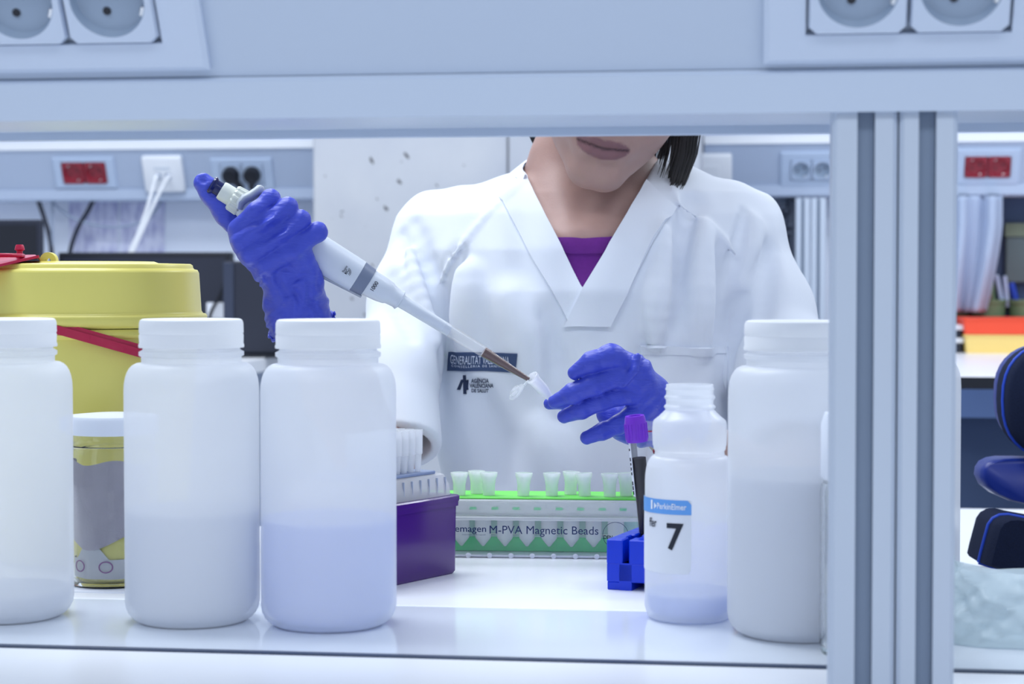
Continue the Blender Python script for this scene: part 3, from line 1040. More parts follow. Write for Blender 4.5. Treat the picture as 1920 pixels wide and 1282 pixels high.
# ------------------------------------------------------------------ royal blue rack with blood tubes
q0 = at_z(1137, 1105)
q1 = at_z(1215, 1109)
bx_ = Vector((q1.x - q0.x, q1.y - q0.y, 0)).normalized()
bdir = Vector((0.26, 1, 0)).normalized()
FB = frame(Vector((q0.x, q0.y, TABLE)), bx_, bdir, Vector((0, 0, 1)))
kb = FPX / ((q0 - CAM).dot(FWD))
hb = (1105 - 1010) / kb
trk = empty('tube_block', (0, 0, 0), label='royal blue slotted rack block behind the number 7 bottle', cat='rack')
Wb, Db = 0.070, 0.125
s = MB()
# stepped comb outline seen from the front, run back in slices: every second slice has notches
slot_x = [(0.0125, 0.0185), (0.044, 0.050)]
nsl = 8
ds = Db / nsl
top = hb
lo = hb - 0.018
for k in range(nsl):
    ya, yb = k * ds, (k + 1) * ds
    xs = [0, 0.0125, 0.0175, 0.044, 0.049, Wb]
    for i in range(5):
        if i in (1, 3):
            z = lo
        else:
            z = top
        wob = 0.0024 if (k % 2 and i not in (1, 3)) else 0
        x0_ = xs[i] + (wob if i > 0 and i not in (1, 3) else 0)
        x1_ = xs[i + 1] - (wob if i < 4 and i not in (1, 3) else 0)
        if i in (1, 3):
            x0_ -= 0.0024; x1_ += 0.0024
        s.box2((x0_, ya, lo - 0.001 if z > lo else 0.0), (x1_, yb + 0.0001, z), 0.0008 if z > lo else 0, 1, M=FB)
s.box2((0, 0, 0.006), (Wb, Db, lo), 0.0012, 2, M=FB)
s.box2((0.0005, 0.0005, 0), (0.013, Db, 0.0062), 0.0005, 1, M=FB)
s.box2((Wb - 0.013, 0.0005, 0), (Wb, Db, 0.0062), 0.0005, 1, M=FB)
s.build('rack_block', M['blue_rack'], trk)


def blood_tube(label, pt, pb, cap_kind, liq_frac):
    """vacuum tube from bottom point pb to cap top pt"""
    F = axis_frame(pb, pt)
    L = (pt - pb).length
    t = empty('blood_tube', (0, 0, 0), label=label, cat='tube')
    r = 0.0066
    s = MB(); s.lathe([(0, 0), (r * 0.6, 0.001), (r, 0.006), (r, L - 0.004), (r - 0.0009, L - 0.004), (r - 0.0009, 0.006), (0, 0.0012)], 28, M=F); s.build('tube_wall', M['tube_glass'], t, smooth=40)
    s = MB(); s.lathe([(0, 0.0014), (r * 0.55, 0.002), (r - 0.0011, 0.0065), (r - 0.0011, L * liq_frac), (0, L * liq_frac)], 24, M=F); s.build('blood', M['blood'], t, smooth=40)
    if cap_kind == 'violet':
        n = 36
        s = MB()
        cl = 0.0205
        pr_ = [(0.0060, L - cl), (0.0084, L - cl), (0.0089, L - cl + 0.002), (0.0086, L - 0.006), (0.0079, L - 0.0015), (0.0074, L), (0.0050, L), (0.0046, L - 0.0012), (0, L - 0.0012)]
        s.lathe(pr_, n, M=F)
        c = s.build('cap', M['violet'], t, smooth=35); c['label'] = 'violet cap'
        for i in range(18):
            a = math.tau * i / 18
            s = MB(); s.box((0.00872 * math.cos(a), 0.00872 * math.sin(a), L - cl + 0.0085), (0.0009, 0.0009, 0.0125), 0.0003, 1, M=F); o = s.build('cap_rib', M['violet'], c)
    else:
        s = MB(); s.lathe([(r * 1.02, L - 0.016), (r * 1.14, L - 0.016), (r * 1.16, L), (r * 1.02, L)], 24, M=F); s.build('collar', M['tip_clear'], t, smooth=40)
        s = MB(); s.lathe([(r * 1.15, L - 0.0085), (r * 1.18, L - 0.0085), (r * 1.18, L - 0.0077), (r * 1.15, L - 0.0077)], 24, M=F); s.build('red_ring', M['red'], t)
        M['blood_red'] = mat('fresh_blood', (0.22, 0.012, 0.03), 0.2, noise=0.1)
        s = MB(); s.lathe([(0, -0.0022), (0.0014, -0.0018), (0.0020, 0), (0.0014, 0.0018), (0, 0.0022)], 12, M=Matrix.Translation(F @ Vector((0, 0, L - 0.024)) + Vector((0.001, -r * 0.9, 0)))); s.build('blood_drop', M['blood_red'], t, smooth=60)
    return t, F, L


yk = 1.495
tv, Fv, Lv = blood_tube('violet-capped blood tube leaning in the blue rack', P(1190, 779, 1.50), P(1213, 1010, 1.51), 'violet', 0.66)
# paper label on the left of the tube
vs, fs = [], []
for i in range(9):
    a = math.pi * (0.62 + 0.62 * i / 8) + YAW
    for z in (Lv * 0.17, Lv * 0.70):
        pass
ca = Fv.inverted().to_3x3() @ (CAM - P(1200, 900, 1.5)).normalized()
a_cam = math.atan2(ca.y, ca.x)
# the side at the left of the tube as seen from the camera
le = Fv.inverted().to_3x3() @ (-RIGHT)
a_left = math.atan2(le.y, le.x)
n = 10
for i in range(n + 1):
    dlt = (a_cam - a_left + math.pi) % math.tau - math.pi
    a = a_left + dlt * 0.42 * (i / n) - dlt * 1.0 * (1 - i / n)
    for z in (0.035, Lv * 0.80):
        vs.append((0.0070 * math.cos(a), 0.0070 * math.sin(a), z))
fs = [(2 * i, 2 * i + 2, 2 * i + 3, 2 * i + 1) for i in range(n)]
s = MB(); s.faces(vs, fs, M=Fv); s.build('tube_label', M['paper'], tv)
for k in range(10):
    z = 0.038 + k * 0.0038
    if k % 5 == 3: continue
    dlt = (a_cam - a_left + math.pi) % math.tau - math.pi
    a = a_left + dlt * 0.22
    hh = 0.0008 + 0.0008 * random.random()
    s = MB(); s.box((0.0071 * math.cos(a), 0.0071 * math.sin(a), z), (0.0006, 0.0010, hh * 2), M=Fv); s.build('printed_mark', M['ink_black'], tv)
blood_tube('uncapped clear blood tube with a red ring behind the violet cap', P(1225, 789, 1.55), P(1231, 1000, 1.55), 'clear', 0.58)

# ------------------------------------------------------------------ crumpled clear bag right of the post
def bag():
    cb = at_z(1905, 1215)
    c = Vector((cb.x + 0.012, cb.y + 0.045, TABLE))
    n, mth = 64, 40
    vs, fs = [], []
    for j in range(mth + 1):
        t_ = j / mth
        for i in range(n):
            a = math.tau * i / n
            w = 1 - 0.25 * t_ ** 2
            rx_, ry_ = 0.068 * w, 0.050 * (1 - 0.72 * t_ ** 1.6)
            sgn = lambda q: (1 if q > 0 else -1)
            x = rx_ * sgn(math.cos(a)) * abs(math.cos(a)) ** 0.8
            y = ry_ * sgn(math.sin(a)) * abs(math.sin(a)) ** 0.8
            z = 0.047 * t_ + 0.005 * t_ * math.sin(2.3 * a + 0.6)
            k = 0.0045 * math.sin(5 * a + 7 * t_) * t_ + 0.003 * math.sin(9 * a - 11 * t_ + 1.0) + 0.002 * math.sin(17 * a + 23 * t_)
            k *= min(1, t_ * 6 + 0.2)
            q = Vector((math.cos(a), math.sin(a), 0)) * k
            vs.append((c.x + x + q.x, c.y + y + q.y, c.z + 0.0006 + max(0, z)))
    for j in range(mth):
        for i in range(n):
            k = (i + 1) % n
            fs.append((j * n + i, j * n + k, (j + 1) * n + k, (j + 1) * n + i))
    fs.append(tuple(range(n))[::-1])
    s = MB(); s.faces(vs, fs)
    t = s.build('plastic_bag', thin_plastic('crumpled_bag_film', (0.74, 0.84, 0.88), see=0.22, transl=0.45, rough=0.3, gloss=0.04), None, smooth=70)
    tag(t, 'crumpled translucent plastic bag right of the post', 'bag')


bag()
# ================================================================== wall trunking and what hangs on it
def wall_plane(u, v, y=None):
    return at_y(u, v, Y_TR if y is None else y)


def zat(v, y, u=960):
    return at_y(u, v, y).z


ZB0, ZB1, ZT1, ZT0 = zat(372, Y_TR), zat(350, Y_TR), zat(276, Y_TR), zat(261, Y_TR)


def wall_trunk(name, x0, x1, label):
    t = empty(name, (0, 0, 0), label=label, cat='trunking')
    h = ZT1 - ZB1
    dy = 0.45 * h
    s = MB(); s.prism([(Y_TR, ZB0), (Y_TR - 0.004, ZB0 + 0.004), (Y_TR - 0.004, ZB1), (Y_TR, ZB1), (Y_WALL - 0.002, ZB1), (Y_WALL - 0.002, ZB0)], x0, x1); s.build('lower_flange', M['wall_paint'], t)
    s = MB(); s.prism([(Y_TR, ZB1), (Y_TR - dy, ZT1), (Y_WALL - 0.002, ZT1), (Y_WALL - 0.002, ZB1)], x0, x1); s.build('cover_panel', M['wall_paint'], t)
    s = MB(); s.prism([(Y_TR - dy - 0.004, ZT1), (Y_TR - dy - 0.004, ZT0), (Y_WALL - 0.002, ZT0 + 0.01), (Y_WALL - 0.002, ZT1)], x0, x1); s.build('upper_flange', M['white_plastic'], t)
    return t


wall_trunk('wall_trunking', -2.6, xc0 - 0.003 if Y_CON < Y_TR else at_y(585, 300, Y_TR).x, 'pale blue wall trunking left of the concrete pillar')
wall_trunk('wall_trunking', xc1 + 0.003, 2.4, 'pale blue wall trunking right of the person in scrubs')
hW = ZT1 - ZB1
nW = Vector((0, -1, -0.45)).normalized()
uW = Vector((0, -0.45, 1)).normalized()


def on_wface(u, v):
    r = ray(u, v)
    o = Vector((0, Y_TR, ZB1)) - CAM
    return CAM + r * (o.dot(nW) / r.dot(nW)) + nW * 0.0003


def wsocket(u0, u1, v0, v1, pu0, pu1, pv0, pv1, mi, mb_, label):
    O = on_wface((u0 + u1) / 2, (v0 + v1) / 2)
    w = (on_wface(u1, (v0 + v1) / 2).x - on_wface(u0, (v0 + v1) / 2).x) / 2
    pw = (on_wface(pu1, 320).x - on_wface(pu0, 320).x) / 2
    ph = (on_wface(960, pv0) - on_wface(960, pv1)).length / 2
    return socket('wall_socket', label, 'sockets on the wall trunking', O, ux, uW, nW, w, (-pw, pw, -ph, ph), mi, mb_, M['socket_wall'], rot=0.5), O, w


M['socket_wall'] = mat('wall_faceplate', (0.46, 0.56, 0.73), 0.4, noise=0.02)
wsocket(118, 201, 305, 341, 103, 218, 292, 351, M['socket_red'], M['socket_red'], 'red double socket on the wall trunking at far left')
ts2, O2, w2 = wsocket(415, 495, 305, 345, 398, 513, 292, 351, M['socket_wall'], M['socket_grey'], 'white double socket with two black plugs behind the gloved thumb')
wsocket(1482, 1562, 300, 334, 1463, 1580, 285, 350, M['socket_wall'], M['socket_grey'], 'white double socket on the wall left of the aluminium post')
wsocket(1808, 1895, 294, 329, 1798, 1918, 280, 345, M['socket_red'], M['socket_red'], 'red double socket on the wall right of the aluminium post')
# two black plugs
for k, lab in ((-1, 'left black angled plug in the wall socket'), (1, 'right black round plug in the wall socket')):
    F = frame(O2 + ux * (k * w2 * 0.5) + nW * 0.006, ux, nW, uW)
    t = empty('power_plug', (0, 0, 0), label=lab, cat='plug', group='black plugs on the wall')
    s = MB(); s.lathe([(0.019, -0.002), (0.0215, 0.004), (0.0215, 0.014), (0.018, 0.022), (0, 0.024)], 24, M=F @ Matrix.Rotation(-math.pi / 2, 4, 'X')); s.build('plug_body', M['black'], t, smooth=40)
    s = MB()
    a = F @ Vector((0.004, 0.014, -0.004))
    b_ = F @ Vector((0.030 if k < 0 else -0.004, 0.016, -0.034))
    s.tube([a, (a + b_) / 2, b_], [0.011, 0.009, 0.006], 10); s.build('cord_grip', M['black'], t, smooth=60)


def cable(name, label, pix, r, m, grp='cables under the wall trunking'):
    pts = [Vector(p) for p in pix]
    out = []
    for i in range(len(pts) - 1):
        p0, p1, p2, p3 = pts[max(i - 1, 0)], pts[i], pts[i + 1], pts[min(i + 2, len(pts) - 1)]
        for k in range(8):
            t = k / 8
            out.append(0.5 * ((2 * p1) + (p2 - p0) * t + (2 * p0 - 5 * p1 + 4 * p2 - p3) * t * t + (3 * p1 - p0 - 3 * p2 + p3) * t ** 3))
    out.append(pts[-1])
    s = MB(); s.tube(out, r, 8)
    return tag(s.build(name, m, None, smooth=60), label, 'cable', grp)


M['cable_grey'] = mat('grey_cable', (0.28, 0.34, 0.46), 0.5, noise=0.03)
M['cable_white'] = mat('white_cable', (0.62, 0.68, 0.76), 0.5, noise=0.03)
YC = Y_TR + 0.03
W_ = lambda u, v, y=YC: at_y(u, v, y)
cable('power_cable', 'thick black cable hanging behind the yellow container ear', [W_(71, 374), W_(80, 400), W_(92, 440), W_(97, 480), W_(97, 560)], 0.0062, M['black_soft'])
cable('power_cable', 'slanting black cable under the white network outlet', [W_(176, 374), W_(165, 395), W_(145, 430), W_(132, 470), W_(125, 520), W_(122, 600)], 0.0062, M['black_soft'])
cable('signal_cable', 'thin grey cable sagging in an arc below the trunking', [W_(95, 374), W_(112, 392), W_(150, 414), W_(200, 425), W_(250, 421), W_(285, 402), W_(306, 374)], 0.0036, M['cable_grey'])
cable('signal_cable', 'thin pale vertical cable at the wall beside the black one', [W_(98, 374), W_(98, 430), W_(96, 600)], 0.0036, M['cable_grey'])
# network outlet with its two white leads
On = on_wface(309, 323)
wN = (on_wface(347, 323).x - on_wface(272, 323).x) / 2
hN = (on_wface(309, 290) - on_wface(309, 356)).length / 2
FN = frame(On, ux, nW, uW)
t = empty('network_outlet', (0, 0, 0), label='white network outlet plate with two leads plugged in', cat='outlet')
s = MB(); s.box2((-wN, 0, -hN), (wN, 0.018, hN), 0.006, 3, M=FN); s.build('outlet_plate', M['white_plastic'], t, smooth=40)
for k in (-1, 1):
    s = MB(); s.box2((k * 0.012 - 0.006, 0.0175, -0.012), (k * 0.012 + 0.008, 0.019, 0.004), M=FN); s.build('port', M['cable_grey'], t)
s = MB(); s.box2((-0.02, 0.0175, 0.014), (0.02, 0.0188, 0.02), M=FN); s.build('name_strip', M['cable_white'], t)
for k, lab, uu in ((-1, 'white network lead leaving the left port', ((293, 331), (287, 350), (279, 380), (262, 430), (240, 480), (222, 520))), (1, 'white network lead leaving the right port', ((316, 331), (305, 350), (288, 384), (268, 430), (246, 480), (230, 520)))):
    pts = [FN @ Vector((k * 0.012 + 0.001, 0.020, -0.006))] + [at_y(a, b_, Y_TR - 0.09 - 0.012 * i) for i, (a, b_) in enumerate(uu)]
    cable('network_lead', lab, pts, 0.0048, M['white_plastic'], 'white network leads')
# blank plate right of the woman
Ob = on_wface(1330, 318); wP = (on_wface(1373, 318).x - on_wface(1288, 318).x) / 2
hP_ = (on_wface(1340, 285) - on_wface(1340, 350)).length / 2
t = empty('network_outlet', (0, 0, 0), label='white outlet plate on the wall beside the black hair', cat='outlet')
FN2 = frame(Ob, ux, nW, uW)
s = MB(); s.box2((-wP, 0, -hP_), (wP, 0.018, hP_), 0.006, 3, M=FN2); s.build('outlet_plate', M['white_plastic'], t, smooth=40)
s = MB(); s.box2((-wP * 0.45, 0.0175, -hP_ * 0.4), (wP * 0.45, 0.0195, hP_ * 0.4), 0.001, 1, M=FN2); s.build('cover_flap', M['white_plastic'], t)

# posters on the wall under the trunking
def poster_mat():
    m = mat('printed_poster', (0.6, 0.6, 0.8), 0.6)
    nt = m.node_tree
    b = nt.nodes['Principled BSDF']
    tc = nt.nodes.new('ShaderNodeTexCoord')
    mp = nt.nodes.new('ShaderNodeMapping'); mp.inputs['Scale'].default_value = (30, 1, 9)
    n = nt.nodes.new('ShaderNodeTexNoise'); n.inputs['Scale'].default_value = 2.0; n.inputs['Detail'].default_value = 3
    r = nt.nodes.new('ShaderNodeValToRGB')
    r.color_ramp.elements[0].position = 0.35; r.color_ramp.elements[0].color = (0.36, 0.38, 0.62, 1)
    r.color_ramp.elements[1].position = 0.6; r.color_ramp.elements[1].color = (0.66, 0.69, 0.86, 1)
    nt.links.new(tc.outputs['Object'], mp.inputs[0]); nt.links.new(mp.outputs[0], n.inputs['Vector']); nt.links.new(n.outputs['Fac'], r.inputs[0]); nt.links.new(r.outputs[0], b.inputs['Base Color'])
    return m


M['poster'] = poster_mat()
for (u0, u1, lab) in ((130, 222, 'lilac printed sheet on the wall behind the sagging cable'), (226, 310, 'lilac printed sheet on the wall under the network outlet')):
    a, b_ = at_y(u0, 378, Y_WALL), at_y(u1, 560, Y_WALL)
    s = MB(); s.box2((a.x, Y_WALL - 0.003, b_.z), (b_.x, Y_WALL - 0.0005, a.z - 0.002)); tag(s.build('wall_poster', M['poster'], None), lab, 'poster', 'sheets on the back wall')
# ------------------------------------------------------------------ back desk and black computers
Z_D = CAM.z - 0.172
yd0 = depth_y(960, 3.44)
td = empty('back_desk', (0, 0, 0), label='white back desk under the wall trunking at the left', cat='desk')
xdl = xc0 - 0.01
s = MB(); s.box2((-2.4, yd0, Z_D - 0.03), (xdl, Y_WALL - 0.003, Z_D), 0.002, 1); s.build('desk_top', M['worktop'], td)
for x in (-2.3, xdl - 0.1):
    for y in (yd0 + 0.08, Y_WALL - 0.1):
        s = MB(); s.box2((x - 0.03, y - 0.03, 0), (x + 0.03, y + 0.03, Z_D - 0.03)); s.build('leg', M['powder'], td)
ya = depth_y(300, 4.30)
# wide monitor seen from behind/below
a, b_ = at_y(108, 473, ya), at_y(433, 655, ya)
t = empty('monitor', (0, 0, 0), label='wide black monitor behind the yellow container', cat='monitor')
s = MB(); s.box2((a.x, ya, b_.z), (b_.x, ya + 0.035, a.z), 0.004, 2); s.build('monitor_case', M['black'], t)
s = MB(); s.box2((a.x + 0.012, ya - 0.0008, b_.z + 0.02), (b_.x - 0.012, ya + 0.001, a.z - 0.012)); s.build('screen', M['black_soft'], t)
s = MB(); s.box2(((a.x + b_.x) / 2 - 0.03, ya + 0.036, Z_D + 0.005), ((a.x + b_.x) / 2 + 0.03, ya + 0.06, a.z - 0.1)); s.box2(((a.x + b_.x) / 2 - 0.1, ya, Z_D), ((a.x + b_.x) / 2 + 0.1, ya + 0.12, Z_D + 0.008)); s.build('stand', M['black'], t)
# computer tower
yb = depth_y(470, 4.12)
a, b_ = at_y(420, 489, yb), at_y(545, 660, yb)
t = empty('computer_tower', (0, 0, 0), label='charcoal computer tower left of the gloved wrist', cat='computer')
s = MB(); s.box2((a.x, yb, Z_D + 0.008), (b_.x, yb + 0.11, a.z), 0.004, 2); s.build('case', M['black_soft'], t)
M['tower_edge'] = mat('tower_edge_grey', (0.035, 0.045, 0.08), 0.4, noise=0.05)
s = MB(); s.box2((a.x - 0.001, yb - 0.004, Z_D + 0.012), (a.x + 0.022, yb - 0.0002, a.z - 0.003), 0.001, 1); s.build('front_trim', M['tower_edge'], t)
s = MB(); s.box2((a.x + 0.03, yb - 0.01, Z_D), (b_.x, yb + 0.10, Z_D + 0.0075)); s.build('foot', M['black'], t)
a, b_ = at_y(386, 567, ya - 0.01), at_y(421, 597, ya - 0.01)
s = MB(); s.box2((a.x, ya - 0.004, b_.z), (b_.x, ya - 0.001, a.z)); tag(s.build('note_card', M['paper'], None), 'small white note on the black monitor beside the tower', 'note')
cable('power_cable', 'black cord crossing the small white note', [at_y(425, 520, ya - 0.02), at_y(412, 555, ya - 0.02), at_y(395, 588, ya - 0.02), at_y(384, 640, ya - 0.02)], 0.004, M['black'], None)
# laptop at far left
yl = depth_y(40, 4.2)
a, b_ = at_y(-80, 412, yl), at_y(80, 560, yl)
t = empty('laptop', (0, 0, 0), label='black laptop screen at the far left edge', cat='laptop')
s = MB(); s.box2((a.x, yl, b_.z), (b_.x, yl + 0.014, a.z), 0.005, 3); s.build('screen_lid', M['black_soft'], t)
s = MB(); s.box2((a.x + 0.012, yl - 0.001, b_.z + 0.012), (b_.x - 0.012, yl + 0.002, a.z - 0.012)); s.build('screen', M['black'], t)
s = MB(); s.box2((a.x, yl - 0.20, Z_D), (b_.x, yl + 0.014, Z_D + 0.016), 0.003, 1); s.build('keyboard_base', M['black'], t)
s = MB(); s.box2((a.x + 0.03, yl - 0.005, Z_D + 0.014), (b_.x - 0.03, yl + 0.012, b_.z + 0.01)); s.build('hinge', M['black'], t)

# ------------------------------------------------------------------ right background
# slate panel under the trunking, aluminium frame posts, dark fittings
xp0 = at_y(1580, 400, Y_WALL).x
s = MB(); s.box2((xp0, Y_WALL - 0.006, 0.0), (2.4, Y_WALL - 0.0005, ZB0 - 0.001)); tag(s.build('wall_panel', M['slate'], None), kind='structure')
s = MB(); s.box2((at_y(1395, 400, Y_WALL).x, Y_WALL - 0.006, 0.0), (at_y(1492, 400, Y_WALL).x, Y_WALL - 0.0005, ZB0 - 0.001)); M['slate_mid'] = mat('slate_grey_panel', (0.30, 0.36, 0.46), 0.6, noise=0.05); tag(s.build('wall_panel', M['slate_mid'], None), kind='structure')
yq = depth_y(1500, 4.45)
for (u0, u1, lab) in ((1492, 1519, 'left of two slim aluminium uprights against the back wall'), (1521, 1549, 'right of two slim aluminium uprights against the back wall')):
    x0_, x1_ = at_y(u0, 400, yq).x, at_y(u1, 400, yq).x
    t = empty('frame_upright', (0, 0, 0), label=lab, cat='post', group='slim uprights at the back wall')
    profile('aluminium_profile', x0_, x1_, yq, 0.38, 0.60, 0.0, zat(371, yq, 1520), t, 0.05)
# dark clamp fitting
yv = Y_WALL - 0.05
t = empty('wall_fitting', (0, 0, 0), label='dark metal clamp fitting beside the white sleeve shoulder', cat='fitting')
M['iron'] = mat('dark_iron', (0.06, 0.075, 0.11), 0.5, metal=0.4, noise=0.1)
s = MB(); s.tube([at_y(1440, 405, yv), at_y(1492, 405, yv)], 0.009, 8); s.build('cross_bar', M['iron'], t)
s = MB(); s.tube([at_y(1484, 374, yv), at_y(1482, 440, yv), at_y(1489, 500, yv)], [0.012, 0.014, 0.010], 8); s.build('drop_rod', M['iron'], t)
for u, v in ((1455, 395), (1473, 395), (1481, 423), (1477, 438)):
    s = MB(); c = at_y(u, v, yv - 0.012); s.lathe([(0, -0.008), (0.009, -0.006), (0.011, 0), (0.009, 0.006), (0, 0.008)], 12, M=Matrix.Translation(c)); s.build('knob', M['iron'], t, smooth=60)
s = MB(); s.box2((at_y(1484, 380, yv).x - 0.01, yv, zat(384, yv, 1484)), (at_y(1484, 380, yv).x + 0.02, Y_WALL - 0.006, zat(374, yv, 1484))); s.build('wall_bracket', M['iron'], t)

# back desk on the right with its white frame
tdr = empty('back_desk', (0, 0, 0), label='white back desk with dark front edge right of the post', cat='desk')
xr0 = at_y(1720, 660, yd0).x
s = MB(); s.box2((xr0, yd0 + 0.002, Z_D - 0.022), (2.4, Y_WALL - 0.008, Z_D), 0.001, 1); s.build('desk_top', M['worktop'], tdr)
s = MB(); s.box2((xr0, yd0 - 0.006, Z_D - 0.022), (2.4, yd0 + 0.0015, Z_D - 0.001)); o = s.build('front_edge', M['black'], tdr); o['label'] = 'black front edge'
s = MB(); s.box2((xr0, yd0 + 0.25, Z_D - 0.09), (2.4, yd0 + 0.29, Z_D - 0.023)); M['rail_blue'] = mat('blue_grey_rail', (0.22, 0.32, 0.58), 0.5, noise=0.03); s.build('rail', M['rail_blue'], tdr)
s = MB(); s.box2((xr0, yd0 + 0.30, 0.0), (2.4, yd0 + 0.32, Z_D - 0.0235)); s.build('modesty_panel', M['slate'], tdr)
# orange and yellow stacked trays
yo = depth_y(1860, 4.35)
xo0, xo1 = at_y(1809, 620, yo).x, at_y(1990, 620, yo).x
zb_, zm_, zt_ = Z_D, zat(627, yo, 1860), zat(597, yo, 1860)
M['orange'] = mat('orange_red_plastic', (0.90, 0.085, 0.035), 0.5, noise=0.02)
M['pale_yellow'] = mat('pale_yellow_plastic', (0.90, 0.66, 0.22), 0.5, noise=0.02)
for (za, zb2, m_, lab, dx) in ((zb_ + 0.0, zm_ - 0.001, 'pale_yellow', 'pale yellow tray under the orange tray on the back desk', 0.0), (zm_, zt_, 'orange', 'orange tray on top of the pale yellow tray', -0.004)):
    t = empty('storage_tray', (0, 0, 0), label=lab, cat='tray', group='stacked trays on the back desk')
    s = MB(); loft(s, [(rrect(xo0 + dx + 0.004, yo, xo1, yo + 0.22, 0.006), za), (rrect(xo0 + dx, yo - 0.002, xo1, yo + 0.222, 0.006), zb2)]); s.build('tray_body', M[m_], t, smooth=40)
    s = MB(); loft(s, [(rrect(xo0 + dx - 0.003, yo - 0.0035, xo1 + 0.003, yo + 0.2235, 0.006), zb2 - 0.004), (rrect(xo0 + dx - 0.003, yo - 0.0035, xo1 + 0.003, yo + 0.2235, 0.006), zb2 - 0.0005)]); s.build('tray_rim', M[m_], t, smooth=40)
# white slips sticking out left of the trays
for v, lab in ((614, 'upper white slip beside the orange tray'), (638, 'lower white slip beside the yellow tray')):
    a = at_y(1799, v, yo)
    t = empty('paper_slip', (0, 0, 0), label=lab, cat='paper', group='white slips by the trays')
    s = MB(); s.box2((a.x - 0.05, yo + 0.02, a.z - 0.006), (a.x + 0.011, yo + 0.12, a.z + 0.005)); s.build('slip', M['paper'], t)
    if v == 638:
        s = MB(); s.box2((a.x - 0.05, yo + 0.02, Z_D), (a.x + 0.005, yo + 0.12, a.z - 0.0065)); s.build('block', M['black_soft'], t)
    else:
        s = MB(); s.box2((a.x - 0.05, yo + 0.02, zat(632, yo, 1800)), (a.x + 0.005, yo + 0.12, a.z - 0.0065)); s.build('block', M['black_soft'], t)
# green pots with pens behind the trays
M['pot'] = mat('sage_green_pot', (0.16, 0.24, 0.13), 0.5, noise=0.05)
yg = yo + 0.28
for (u, lab) in ((1786, 'sage green pot at the post edge'), (1852, 'middle sage green pot behind the orange tray'), (1925, 'sage green pot at the right photo edge')):
    c = at_y(u, 590, yg)
    t = empty('pen_pot', (c.x, yg, Z_D), label=lab, cat='pot', group='sage green pots')
    hp = zat(562, yg, 1850) - Z_D
    s = MB(); s.lathe([(0, 0), (0.036, 0), (0.042, hp), (0.038, hp), (0.034, 0.004), (0, 0.004)], 28); s.build('pot_body', M['pot'], t, smooth=40)
    s = MB(); s.lathe([(0.0415, hp - 0.008), (0.044, hp - 0.008), (0.0445, hp), (0.042, hp + 0.001)], 28); s.build('pot_rim', M['pot'], t, smooth=40)
M['pen_clear'] = mat('pale_pen', (0.45, 0.52, 0.72), 0.3, noise=0.03)
M['pen_blue'] = mat('blue_pen', (0.02, 0.06, 0.45), 0.35, noise=0.03)
for (u0, v0, u1, v1, r, m_, lab) in ((1868, 515, 1880, 575, 0.0065, 'pen_clear', 'pale pen leaning left in the middle pot'), (1884, 517, 1889, 575, 0.0065, 'pen_clear', 'pale pen beside the leaning one in the middle pot'),
                                     (1896, 530, 1908, 575, 0.008, 'pen_blue', 'blue pen leaning in the pot at the right photo edge'), (1858, 528, 1862, 575, 0.007, 'pot', 'sage green stick in the middle pot')):
    a, b_ = at_y(u0, v0, yg), at_y(u1, v1, yg)
    t = empty('pen', (0, 0, 0), label=lab, cat='pen', group='pens in the green pots')
    d = (b_ - a).normalized()
    s = MB(); s.tube([a + d * 0.004, b_], r, 10); s.build('barrel', M[m_], t, smooth=60)
    s = MB(); s.tube([a, a + d * 0.0038], [r * 0.7, r * 0.95], 10); s.build('end_cap', M[m_], t, smooth=60)
cable('cord', 'dark red cord lying across the green pots', [at_y(1797, 560, yg - 0.05), at_y(1815, 552, yg - 0.05), at_y(1838, 549, yg - 0.05), at_y(1858, 558, yg - 0.05)], 0.005, M['socket_red'], None)
# hanging white lab coat
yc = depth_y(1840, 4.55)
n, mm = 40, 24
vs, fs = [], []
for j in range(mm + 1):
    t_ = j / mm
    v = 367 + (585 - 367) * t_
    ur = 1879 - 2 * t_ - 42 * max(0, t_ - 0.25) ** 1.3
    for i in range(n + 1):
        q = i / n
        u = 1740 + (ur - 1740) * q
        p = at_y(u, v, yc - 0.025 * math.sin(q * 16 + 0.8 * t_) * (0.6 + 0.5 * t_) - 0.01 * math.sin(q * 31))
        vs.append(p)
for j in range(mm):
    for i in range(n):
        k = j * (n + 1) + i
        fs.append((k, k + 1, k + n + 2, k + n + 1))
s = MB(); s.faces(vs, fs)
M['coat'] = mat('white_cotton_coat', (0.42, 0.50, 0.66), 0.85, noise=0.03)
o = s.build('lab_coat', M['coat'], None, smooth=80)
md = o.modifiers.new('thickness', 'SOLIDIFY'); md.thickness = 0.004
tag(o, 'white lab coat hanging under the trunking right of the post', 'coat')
a, b_ = at_y(1886, 420, Y_WALL - 0.03), at_y(1990, 530, Y_WALL - 0.03)
M['olive'] = mat('olive_board', (0.10, 0.13, 0.14), 0.7, noise=0.1)
M['olive2'] = mat('olive_board_strip', (0.15, 0.18, 0.13), 0.7, noise=0.1)
t = empty('notice_board', (0, 0, 0), label='dim olive notice board on the wall at the right edge', cat='board')
s = MB(); s.box2((a.x, Y_WALL - 0.03, b_.z), (b_.x, Y_WALL - 0.0065, a.z), 0.003, 1); s.build('board', M['olive'], t)
s = MB(); s.box2((a.x - 0.002, Y_WALL - 0.034, a.z - 0.03), (b_.x + 0.002, Y_WALL - 0.0305, a.z + 0.002)); s.build('top_strip', M['olive2'], t)

